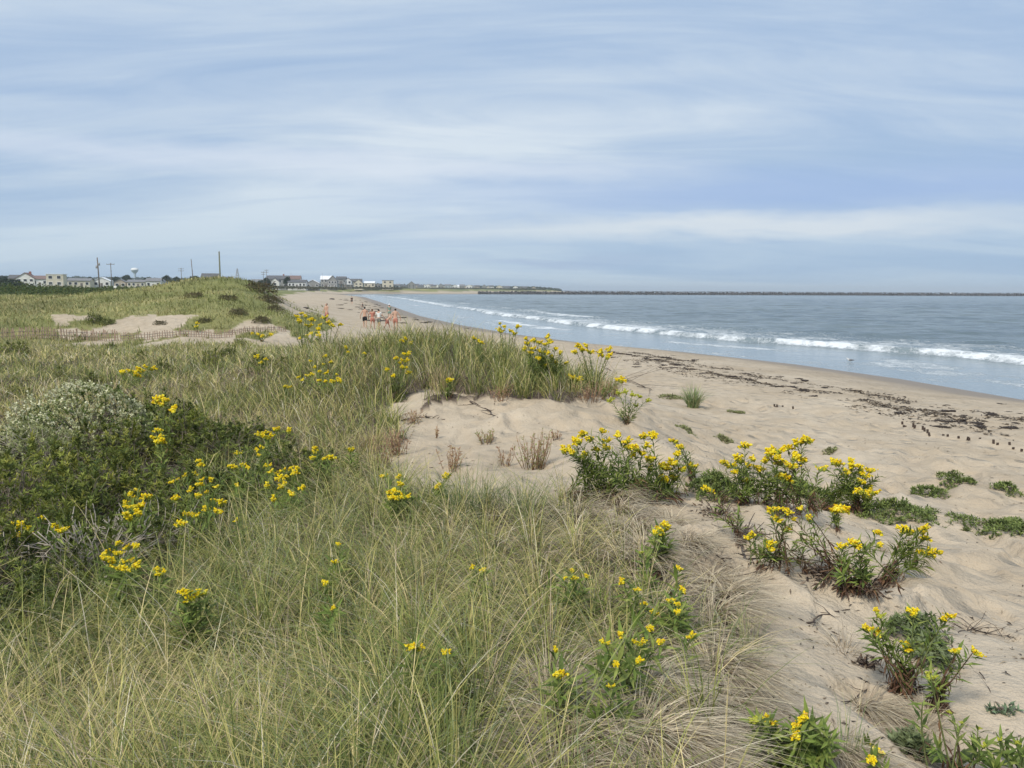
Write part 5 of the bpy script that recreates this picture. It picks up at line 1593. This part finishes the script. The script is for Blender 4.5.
def house(label, px, D, w, h, dep, wall, roof, style='gable', floors=1, nwin=3, z=None, rz=0.0, chim=False, deck=False, group='houses along the shore', wc=None, pilings=False):
    """w across the view, front towards the camera (-y)"""
    x_, y_ = pp(px, D); gz_ = Hs(x_, y_) if z is None else z
    root = empty('house', (x_, y_, gz_), rz - math.atan2(x_, y_) * .5); tag(root, label, 'house', group)
    pz = 2.2 if pilings else 0.0
    fz = -1.6
    if style == 'flat':
        mb = MB(); mb.box((0, 0, pz + (h + (fz if not pilings else 0)) / 2), (w, dep, h - (fz if not pilings else 0))); mb.build('wall', wall, root)
        mb = MB(); mb.box((0, 0, pz + h + .15), (w + .5, dep + .5, .3)); mb.build('roof', roof, root)
        eave = h
    elif style == 'side':           # ridge across the view
        eave = h * .72
        mb = MB(); y0, y1 = -dep / 2, dep / 2
        b0 = pz if pilings else fz
        V = [(-w / 2, y0, b0), (w / 2, y0, b0), (w / 2, y1, b0), (-w / 2, y1, b0), (-w / 2, y0, pz + eave), (w / 2, y0, pz + eave), (w / 2, y1, pz + eave), (-w / 2, y1, pz + eave), (-w / 2, 0, pz + h - .05), (w / 2, 0, pz + h - .05)]
        mb.add(V, [(0, 1, 5, 4), (1, 2, 6, 9, 5), (2, 3, 7, 6), (3, 0, 4, 8, 7)]); mb.build('wall', wall, root)
        mb = MB(); ov = .4; sl = (h - eave) / (dep / 2)
        for s in (-1, 1):
            a = (s * (dep / 2 + ov)); zl = pz + eave - sl * ov
            mb.add([(-w / 2 - ov, a, zl), (w / 2 + ov, a, zl), (w / 2 + ov, 0, pz + h), (-w / 2 - ov, 0, pz + h), (-w / 2 - ov, a, zl + .2), (w / 2 + ov, a, zl + .2), (w / 2 + ov, 0, pz + h + .2), (-w / 2 - ov, 0, pz + h + .2)],
                   [(0, 1, 2, 3), (4, 7, 6, 5), (0, 4, 5, 1), (0, 3, 7, 4), (1, 5, 6, 2)])
        rf = mb.build('roof', roof, root)
        if chim: mb = MB(); mb.box((w * .25, .6, pz + h + .3), (.9, .9, 1.6)); mb.build('chimney', BRICK, rf)
    else:                           # gable towards the camera
        eave = h * .62
        b0 = pz if pilings else fz
        mb = MB(); mb.prism([(-w / 2, b0), (w / 2, b0), (w / 2, pz + eave), (0, pz + h - .05), (-w / 2, pz + eave)], -dep / 2, dep / 2); mb.build('wall', wall, root)
        mb = MB(); ov = .35; sl = (h - eave) / (w / 2)
        for s in (-1, 1):
            a = s * (w / 2 + ov); zl = pz + eave - sl * ov
            mb.add([(a, -dep / 2 - ov, zl), (a, dep / 2 + ov, zl), (0, dep / 2 + ov, pz + h), (0, -dep / 2 - ov, pz + h), (a, -dep / 2 - ov, zl + .22), (a, dep / 2 + ov, zl + .22), (0, dep / 2 + ov, pz + h + .22), (0, -dep / 2 - ov, pz + h + .22)],
                   [(0, 1, 2, 3), (4, 7, 6, 5), (0, 4, 5, 1), (0, 3, 7, 4), (1, 5, 6, 2)])
        rf = mb.build('roof', roof, root)
        if chim: mb = MB(); mb.box((w * .15, 1, pz + h), (.9, .9, 1.6)); mb.build('chimney', BRICK, rf)
    fh = eave / floors
    ww, wh = min(1.6, w / nwin * .5), min(1.4, fh * .5)
    wm = MB(); wm.box((0, 0, 0), (ww, .12, wh)); fm_ = MB()
    for a, b_, c_, d_ in ((-ww / 2 - .1, 0, .16, wh + .36), (ww / 2 + .1, 0, .16, wh + .36), (0, wh / 2 + .1, ww + .04, .16), (0, -wh / 2 - .1, ww + .04, .16)): fm_.box((a, -.02, b_), (c_, .14, d_))
    wmesh = wm.mesh('window', GLASS); fmesh = fm_.mesh('frame', TRIM)
    for f_ in range(floors):
        for i in range(nwin):
            if f_ == 0 and i == nwin // 2 and nwin > 2: continue
            wo_ = link('window', wmesh, root, loc=(-w / 2 + w * (i + .5) / nwin, -dep / 2 - .03, pz + fh * (f_ + .55)))
            if D < 700: link('frame', fmesh, wo_)
    if nwin > 2:
        mb = MB(); mb.box((-w / 2 + w * (nwin // 2 + .5) / nwin, -dep / 2 - .03, pz + 1.05), (1.1, .14, 2.1)); mb.build('door', DOORM, root)
    if deck:
        mb = MB(); mb.box((0, -dep / 2 - 1.6, pz + .4), (w, 3, .25))
        for i in range(5): mb.box((-w / 2 + .2 + (w - .4) * i / 4, -dep / 2 - 3.0, (pz + .4) / 2 - .8), (.25, .25, pz + 2))
        dk = mb.build('deck', WOODD, root)
        mb = MB(); mb.box((0, -dep / 2 - 3.05, pz + 1.45), (w, .1, .1))
        for i in range(13): mb.box((-w / 2 + .1 + (w - .2) * i / 12, -dep / 2 - 3.05, pz + .96), (.08, .08, .9))
        mb.build('railing', TRIM, dk)
    if pilings:
        mb0 = MB(); mb0.box((0, 0, 0), (.35, .35, 3.8)); pm = mb0.mesh('piling', WOODD)
        for i in range(4):
            for j in (-1, 1): link('piling', pm, root, loc=(-w / 2 + .4 + (w - .8) * i / 3, j * (dep / 2 - .4), .3))
    return root


def zt(px, D, ytop, h):
    """ground height that puts a roof of height h at a measured top"""
    return at_depth(px, ytop, D)[2] - h


def HS(label, px, ytop, wpx, D, h, wall, roof, style='gable', floors=1, nwin=3, **k):
    w = wpx * D / F
    house(label, px, D, w, h, min(max(w * .8, 6), 12), wall, roof, style, floors, nwin, z=zt(px, D, ytop, h), **k)


HS('white two-storey house with dark windows, leftmost of the shore houses', 31, 273, 16, 400, 7.2, WHITE, RRED, 'gable', 2, 3, chim=True)
HS('cream wing of a house left of the white two-storey house', 19.5, 275.2, 9, 408, 6, CREAM, RDARK, 'side', 1, 2)
HS('low white house joined on the right of the white two-storey house', 45, 276, 13, 402, 5.4, WHITE, RRED, 'side', 1, 3)
HS('pale box-shaped house with upper row of windows', 60, 274.6, 15, 390, 6.2, CREAM, RWHITE, 'flat', 2, 2, deck=True)
HS('long low house with grey roof left of the utility poles', 84, 278.5, 20, 430, 4.6, CREAM, RGREY, 'side', 1, 4)
HS('white gabled cottage behind the utility poles', 106, 277.6, 15, 440, 5.2, WHITE, RWHITE, 'gable', 1, 3)
HS('tan gabled cottage right of the utility poles', 124, 279.5, 11, 470, 4.8, TAN, RGREY, 'gable', 1, 2)
HS('long cream house under the water tower', 140, 280, 16, 470, 4.4, CREAM, RGREY, 'side', 1, 4)
HS('white house with grey roof just left of the second dune', 157, 278.4, 13, 420, 5.2, WHITE, RGREY, 'side', 1, 3)
HS('small grey-white cottage at the shoulder of the second dune', 165, 279.5, 7, 425, 4.6, WHITE, RGREY, 'gable', 1, 2)
HS('red and white house with dark roof behind the second dune top', 213, 273.8, 15, 330, 6.5, BRICK, RDARK, 'side', 2, 2)
HS('pale house with dark roof right of the tall bare pole', 229, 277, 10, 350, 5.5, CREAM, RDARK, 'side', 1, 2)
HS('grey low house at the right shoulder of the second dune', 259, 279.5, 9, 520, 5, GREYS, RGREY, 'side', 1, 2)
HS('large green-grey hip cottage at the top of the beach', 280, 275.8, 20, 520, 8, GREYS, RDARK, 'side', 2, 4, chim=True)
HS('small white gable in front of the green-grey cottage', 277, 278, 8, 505, 6, WHITE, RDARK, 'gable', 1, 1)
HS('red-roofed house behind the long white bungalow', 297, 275.8, 10, 560, 8, WHITE, RRED, 'side', 2, 3)
HS('long white bungalow with dark roof at the top of the beach', 299, 280, 17, 500, 5, WHITE, RDARK, 'side', 1, 5)
HS('grey cottage with white trim right of the long white bungalow', 314.5, 280, 12, 515, 5.5, GREYS, RWHITE, 'gable', 1, 3, deck=True)
HS('grey house with bright white roof in the middle of the row', 327.5, 276, 10, 560, 8.2, GREYS, RWHITE, 'side', 2, 3)
HS('tall grey gabled house beside the bright white roof', 334, 276, 9, 545, 8.4, GREYS, RGREY, 'gable', 2, 3, deck=True)
HS('grey flat-topped house on pilings over the beach', 342.5, 279.8, 9, 560, 5.2, GREYS, RDARK, 'side', 1, 3, pilings=True)
HS('little white gabled house at the end of the pale sand', 349, 281, 7, 580, 4.8, WHITE, RGREY, 'gable', 1, 2, pilings=True)
HS('dark-roofed house behind the cream gable', 357, 279, 11, 730, 8, GREYS, RDARK, 'side', 2, 3)
HS('cream-gabled house in front of the dark roof', 359.5, 279.5, 8, 715, 8, CREAM, RDARK, 'gable', 2, 2)
HS('low cream house right of the cream gable', 370.5, 281.4, 10, 730, 5.6, CREAM, RWHITE, 'side', 1, 3)
HS('small grey house half hidden in beach scrub', 378.5, 283.2, 6, 740, 4.4, GREYS, RGREY, 'gable', 1, 2)
HS('square cream house with dark flat roof above the far beach', 388.5, 280.6, 10.5, 740, 7, CREAM, RDARK, 'flat', 2, 2)
HS('dark low house just right of the square cream house', 396.5, 284.2, 7, 750, 4.4, PALEB, RGREY, 'side', 1, 2)
HS('tall grey gabled house standing highest on the far beach', 412, 281.6, 7.5, 900, 9, GREYS, RGREY, 'gable', 3, 2)
HS('grey low house left of the tallest far gable', 403.5, 285, 7, 880, 5, GREYS, RDARK, 'side', 1, 2)
far = [(421, 286, 6, GREYS, RDARK, 'dark grey roof with a gable'), (428, 285.6, 5, WHITE, RGREY, 'white walls and grey gable'), (434, 286, 5, CREAM, RDARK, 'cream walls'), (441, 285.2, 5, GREYS, RDARK, 'dark walls'),
       (448, 285.4, 6, PALEB, RGREY, 'bluish walls'), (455, 286, 5, WHITE, RDARK, 'white walls under a dark roof'), (462, 285.6, 5, GREYS, RGREY, 'grey walls, grey gable'), (469, 286.2, 6, WHITE, RWHITE, 'white walls and white roof'),
       (477, 286.4, 5, TAN, RDARK, 'tan walls'), (484, 286.2, 5, GREYS, RGREY, 'slate grey walls'), (491, 286.6, 5, WHITE, RDARK, 'bright white walls'), (499, 286.8, 6, CREAM, RGREY, 'low cream walls'),
       (507, 287.2, 5, PALEB, RDARK, 'pale blue walls'), (515, 287.4, 5, WHITE, RGREY, 'small white walls'), (524, 287.6, 5, GREYS, RDARK, 'tiny grey walls'), (533, 288, 5, TAN, RGREY, 'tiny tan walls')]
words_ = ['first', 'second', 'third', 'fourth', 'fifth', 'sixth', 'seventh', 'eighth', 'ninth', 'tenth', 'eleventh', 'twelfth', 'thirteenth', 'fourteenth', 'fifteenth', 'last']
for i, (px, yt, wp, wl_, rf_, tx) in enumerate(far):
    D = 1180 + i * 12
    HS('far point house, %s, %s from left' % (tx, words_[i]), px, yt - 1.1 - .5 * (i % 2), wp, D, 7.0 if i % 3 else 8.5, wl_, rf_, 'gable' if i % 2 else 'side', 1, 2, group='tiny houses on the distant point')

back = [(417, TAN, RDARK, 'tan'), (424.5, WHITE, RDARK, 'white'), (431, GREYS, RGREY, 'grey'), (437.5, WHITE, RGREY, 'white and grey'), (445, CREAM, RDARK, 'cream and dark'), (451.5, GREYS, RDARK, 'dark grey'), (459, WHITE, RWHITE, 'all white'), (466, TAN, RGREY, 'tan and grey'), (473, GREYS, RGREY, 'mid grey'), (488, CREAM, RDARK, 'cream'), (503, WHITE, RDARK, 'small white'), (520, GREYS, RDARK, 'small grey')]
for i, (px, wl_, rf_, tx) in enumerate(back):
    HS('%s house in the distant point back row, %s from left' % (tx, words_[i]), px, 283.9 + (px - 417) * .027, 4.5, 1330, 9, wl_, rf_, 'gable' if i % 2 else 'side', 1, 2, group='tiny houses on the distant point')

# utility poles
M_pole = mat_plain('pole_wood', (.16, .135, .12), .9, .2, 3); M_poleg = mat_plain('pole_green', (.16, .17, .12), .9, .2, 3); M_metal = mat_plain('mast_metal', (.34, .35, .37), .5, .1, 3)
def pole(label, px, ytop, D, r_=.15, arm=0, arms=1, lean=0.0, cans=0, mat_=None, name='utility_pole', cat='utility pole'):
    x_, y_ = pp(px, D); z0 = Hs(x_, y_); top = at_depth(px, ytop, D)[2]; L = top - z0
    root = empty(name, (x_, y_, z0)); tag(root, label, cat, 'poles along the shore road')
    root.rotation_euler = (0, lean, 0)
    mb = MB(); mb.tube([(0, 0, -.5), (0, 0, L)], [r_, r_ * .7], 8); mb.build('pole', mat_ or M_pole, root, True)
    for k in range(arms if arm else 0):
        mb = MB(); mb.box((0, -.15, L - .5 - k * 1.1), (arm, .14, .16)); a = mb.build('crossarm', mat_ or M_pole, root)
        mi = MB(); mi.lathe([(.0, .3), (.05, .3), (.07, .15), (.05, 0), (0, 0)], 8); im = mi.mesh('insulator', M_metal)
        for q in (-.45, -.15, .15, .45): link('insulator', im, a, loc=(arm * q, -.15, L - .42 - k * 1.1))
    for k in range(cans):
        mb = MB(); mb.lathe([(0, .95), (.26, .9), (.28, .1), (0, 0)], 12); mb.build('transformer', M_metal, root, True, loc=(.45 - .9 * (k % 2), 0, L - 2.6 - .9 * k))


pole('thick leaning-topped utility pole with a bulky side fitting, leftmost pole', 102.3, 257.5, 250, .24, cans=2, lean=-.02)
pole('utility pole with one crossarm, right of the thick pole', 114.5, 263, 285, .17, arm=3.0)
pole('short utility pole with crossarms left of the leaning pole', 184, 268, 430, .2, arm=3.0, arms=2)
pole('thin bare pole leaning left behind the second dune', 196, 259, 260, .17, lean=-.05)
pole('tall thick bare pole on top of the second dune', 222.3, 251.5, 150, .19, mat_=M_poleg)
pole('short double-arm pole, left of two beside the green-grey cottage', 265.2, 271.5, 450, .16, arm=2.4, arms=2)
pole('taller double-arm pole, right of two beside the green-grey cottage', 268.4, 269.5, 455, .16, arm=2.4, arms=2)
pole('thin flagpole by the bright white roof', 323.7, 272.5, 545, .1, mat_=M_metal, name='flagpole', cat='flagpole')
pole('thin pole behind the red-roofed house', 292.5, 273, 570, .12)
# lattice mast
x_, y_ = pp(239.5, 380); z0 = Hs(x_, y_); L = at_depth(239.5, 268.5, 380)[2] - z0
root = empty('lattice_mast', (x_, y_, z0)); tag(root, 'slim pyramid-shaped lattice mast right of the tall bare pole', 'mast')
mb = MB()
for a in range(4):
    sx_, sy_ = (1, 1, -1, -1)[a], (1, -1, -1, 1)[a]
    mb.tube([(1.3 * sx_, 1.3 * sy_, 0), (.12 * sx_, .12 * sy_, L)], .1, 5)
mb.build('leg', M_metal, root); mb = MB()
for k in range(7):
    f0, f1 = k / 7, (k + 1) / 7; r0, r1 = 1.3 - 1.18 * f0, 1.3 - 1.18 * f1
    for (a, b_), (c_, d_) in (((1, 1), (1, -1)), ((1, -1), (-1, -1)), ((-1, -1), (-1, 1)), ((-1, 1), (1, 1))):
        mb.tube([(r0 * a, r0 * b_, L * f0), (r1 * c_, r1 * d_, L * f1)], .06, 4)
mb.build('brace', M_metal, root)
# water tower
x_, y_ = pp(138, 1500); top = at_depth(137.5, 267.8, 1500)[2]; z0 = Hs(x_, y_)
root = empty('water_tower', (x_, y_, z0)); tag(root, 'pale blue and white water tower on a slim column', 'water tower')
Lh = top - z0
mb = MB(); mb.lathe([(3.6, 0), (2.2, 5), (2.0, Lh - 15), (2.6, Lh - 10)], 20); mb.build('column', hmat('tower_blue', (.45, .53, .60)), root, True)
mb = MB(); mb.lathe([(2.6, Lh - 10.2), (5.2, Lh - 7.5), (6.8, Lh - 4.6), (6.9, Lh - 3.9)], 24); mb.build('bowl', hmat('tower_blue', (.45, .53, .60)), root, True)
mb = MB(); mb.lathe([(6.9, Lh - 3.9), (6.2, Lh - 1.8), (4.2, Lh - .5), (0, Lh)], 24); mb.build('dome', TRIM, root, True)
# roadside sign board
x_, y_ = pp(117.8, 240); z0 = Hs(x_, y_)
root = empty('sign', (x_, y_, z0)); tag(root, 'small blank white board on a post beside the crossarm pole', 'sign')
mb = MB(); mb.tube([(0, 0, -.2), (0, 0, 1.4)], .06, 6); mb.build('post', M_pole, root); mb = MB(); mb.box((0, -.1, 1.7), (.9, .06, 1.1)); mb.build('board', TRIM, root)


# trees
TG = np.array([(0.045, 0.065, 0.028), (0.06, 0.085, 0.035), (0.035, 0.05, 0.025)])
TREES = []
for k in range(3):
    P, d = lumpy_points(420, 1, .9, .62, 300 + k, .35); P[:, 2] += .38
    crown = leaf_mesh('crown', *rosettes(P, d, 6, .15, .07, TG, .4))
    mb = MB(); branches(mb, 9, .75, .7, .85, 320 + k, .035); mb.tube([(0, 0, -.2), (0.02, 0, .25), (0, .02, .6)], [.07, .05, .03], 7)
    TREES.append((crown, mb.mesh('trunk', M_twig, True)))


def tree(label, px, ytop, wpx, D, h, group='trees among the shore houses'):
    x_, y_ = pp(px, D); w = wpx / 2 * D / F; z = at_depth(px, ytop, D)[2] - h
    root = empty('tree', (x_, y_, min(z, Hs(x_, y_)) if False else z), random.uniform(0, 6)); root.scale = (w, w, h); tag(root, label, 'tree', group)
    k = random.randrange(3); link('crown', TREES[k][0], root); link('trunk', TREES[k][1], root)


tree('dark rounded scrub tree at the left edge in front of the cream wing', 12, 279, 34, 330, 6)
tree('tree at the far left edge of the skyline', 3, 275, 16, 520, 8)
tree('tree left of the cream wing on the skyline', 11, 275.5, 12, 540, 8)
tree('rounded tree under the left side of the water tower', 130, 274.5, 9, 620, 8)
tree('broad dark tree left of the crossarm pole behind the second dune', 168, 275, 12, 520, 8)
tree('round tree below the short utility pole', 180, 276.5, 10, 530, 7)
tree('wide dark tree behind the leaning bare pole', 197, 275.5, 20, 500, 8)
tree('dark tree at the left side of the green-grey cottage', 268, 277.5, 9, 500, 6.5)
tree('dark tree on the right side of the green-grey cottage', 288, 276.5, 8, 498, 7)
tree('low bush-like tree between the bungalow and the poles', 262, 280, 8, 480, 5)
tree('small tree on the skyline between the low house and the cottage', 94, 276.5, 10, 640, 8)
tree('small tree right of the crossarm pole on the skyline', 119, 276.5, 11, 650, 8)
tree('tree behind the long cream house', 152, 277, 14, 640, 8)
tree('tree at the far right of the second dune on the skyline', 250, 279.5, 9, 600, 7)


# scrub on the flat land behind the dunes, and the wooded skyline: nobody could count these
def leaf_field(name, label, n, fpos, L, cols, cat, per=5):
    P, s_ = fpos(n)
    d = np.tile((0, 0, 1.), (len(P), 1))
    a = rng.uniform(0, 2 * PI, len(P))
    T = unit(np.stack([np.cos(a), np.sin(a), rng.uniform(-.2, 1, len(P))], -1)); N_ = unit(rng.normal(size=(len(P), 3)) + (0, -.6, .6))
    o = link(name, leaf_mesh(name, P, T, N_, L * s_ * rng.uniform(.6, 1.3, len(P)), L * s_ * .55 * np.ones(len(P)), pick(cols, np.ones(len(cols)), len(P))))
    tag(o, label, cat, kind='stuff')


def f_scrub(n):
    y = np.exp(rng.uniform(math.log(105), math.log(520), n)); x = rng.uniform(-.82, -.15, n) * y
    d = coast_dist(x, y); z = H(x, y, d); k = (d > 42) & ~((y > 330) & (x > -.36 * y))
    cov = fbm(x / 9, y / 14); k &= cov > .42
    x, y, z, cov = x[k], y[k], z[k], cov[k]
    hgt = 1.5 * (cov - .38) / .3
    
    return np.stack([x, y, z + hgt * rng.random(len(x)) ** .4], -1), y / 150


leaf_field('coastal_scrub', 'dark green scrub on the flat land between the second dune and the houses', 90000, f_scrub, .42, np.array([(0.05, 0.085, 0.025), (0.075, 0.11, 0.03), (0.11, 0.13, 0.035), (0.06, 0.07, 0.025)]), 'scrub')


def f_fringe(n):
    # scrub fringe between the beach houses and the sand
    px = rng.uniform(246, 545, n); D = np.interp(px, [246, 345, 350, 400, 420, 545], [470, 500, 690, 715, 1120, 1290]) + rng.uniform(-6, 10, n)
    x = (px - 512) / F * D
    z = H(x, D); dist = D
    hz = np.interp(px, [246, 330, 345, 352, 400, 420, 545], [286.5, 287.6, 288.6, 287.6, 288.2, 288.4, 289.2])
    zz = EYE + (289.0 + (px - 360) * .0047 - hz) / F * D
    return np.stack([x, D, z * 0 + np.maximum(zz, z) + rng.uniform(-1.0, .5, n)], -1), D / 450


leaf_field('shore_scrub', 'thin line of brown-green scrub at the foot of the shore houses', 9000, f_fringe, .8, np.array([(0.09, 0.095, 0.05), (0.14, 0.125, 0.08), (0.06, 0.07, 0.04)]), 'scrub')


def f_sky(n):
    px = rng.uniform(-60, 560, n); D = rng.uniform(1450, 1650, n); x = (px - 512) / F * D
    top = np.interp(px, [-60, 60, 160, 260, 400, 540, 562], [276.5, 277, 278.5, 280.5, 285, 287.6, 290]) + 1.8 * (fbm(px / 9, px * 0 + 2) - .5) * np.interp(px, [400, 560], [1, .25])
    zt_ = EYE + (288.9 + (px - 360) * .0047 - top) / F * D
    return np.stack([x, D, zt_ * rng.random(n) ** .5], -1), np.full(n, 1.0)


leaf_field('distant_woods', 'low dark wooded skyline behind the shore houses', 26000, f_sky, 4.5, np.array([(0.05, 0.065, 0.04), (0.07, 0.085, 0.05)]), 'woods')


# scattered bits of dry leaf and stick on the foreground sand
def litter():
    n = 16000
    x, y = scatter(n, 2.2, 18, -.3, .9)
    d = coast_dist(x, y); z = H(x, y, d); px, py, _ = project(np.stack([x, y, z], -1))
    mk = ~in_poly(VEG, px, py) & (d > 12) & (rng.random(n) < .12 + 2.2 * np.clip(fbm(x / .6, y / .6) - .45, 0, 1) + .25 * (px < 900) * (py > 480))
    mk |= in_poly(DEAD2, px, py)
    P = np.stack([x, y, z + .004], -1)[mk]; N = len(P)
    a = rng.uniform(0, 2 * PI, N); T = unit(np.stack([np.cos(a), np.sin(a), rng.normal(0, .12, N)], -1)); N_ = unit(rng.normal(0, .3, (N, 3)) + (0, 0, 1))
    L = rng.uniform(.012, .05, N) * (1 + .04 * np.hypot(P[:, 0], P[:, 1])); cols = np.array([(0.12, 0.085, 0.06), (0.22, 0.165, 0.115), (0.06, 0.045, 0.035), (0.36, 0.29, 0.2)])
    tag(link('beach_litter', leaf_mesh('beach_litter', P, T, N_, L, L * .2, cols[rng.integers(0, 4, N)])), 'tiny bits of dry leaf and stick strewn over the foreground sand', 'litter', kind='stuff')


litter()

# ================================================================== SEA AIR
mb = MB(); mb.box((0, 0, 27), (34000, 34000, 66))
M_haze = bpy.data.materials.new('haze'); M_haze.use_nodes = True
ht = M_haze.node_tree; ht.nodes.clear()
vo = ht.nodes.new('ShaderNodeVolumePrincipled'); vo.inputs['Color'].default_value = (.80, .90, 1, 1); vo.inputs['Density'].default_value = .00018
ho = ht.nodes.new('ShaderNodeOutputMaterial'); ht.links.new(vo.outputs[0], ho.inputs['Volume'])
tag(mb.build('haze', M_haze), 'thin pale sea haze', 'haze', kind='stuff')
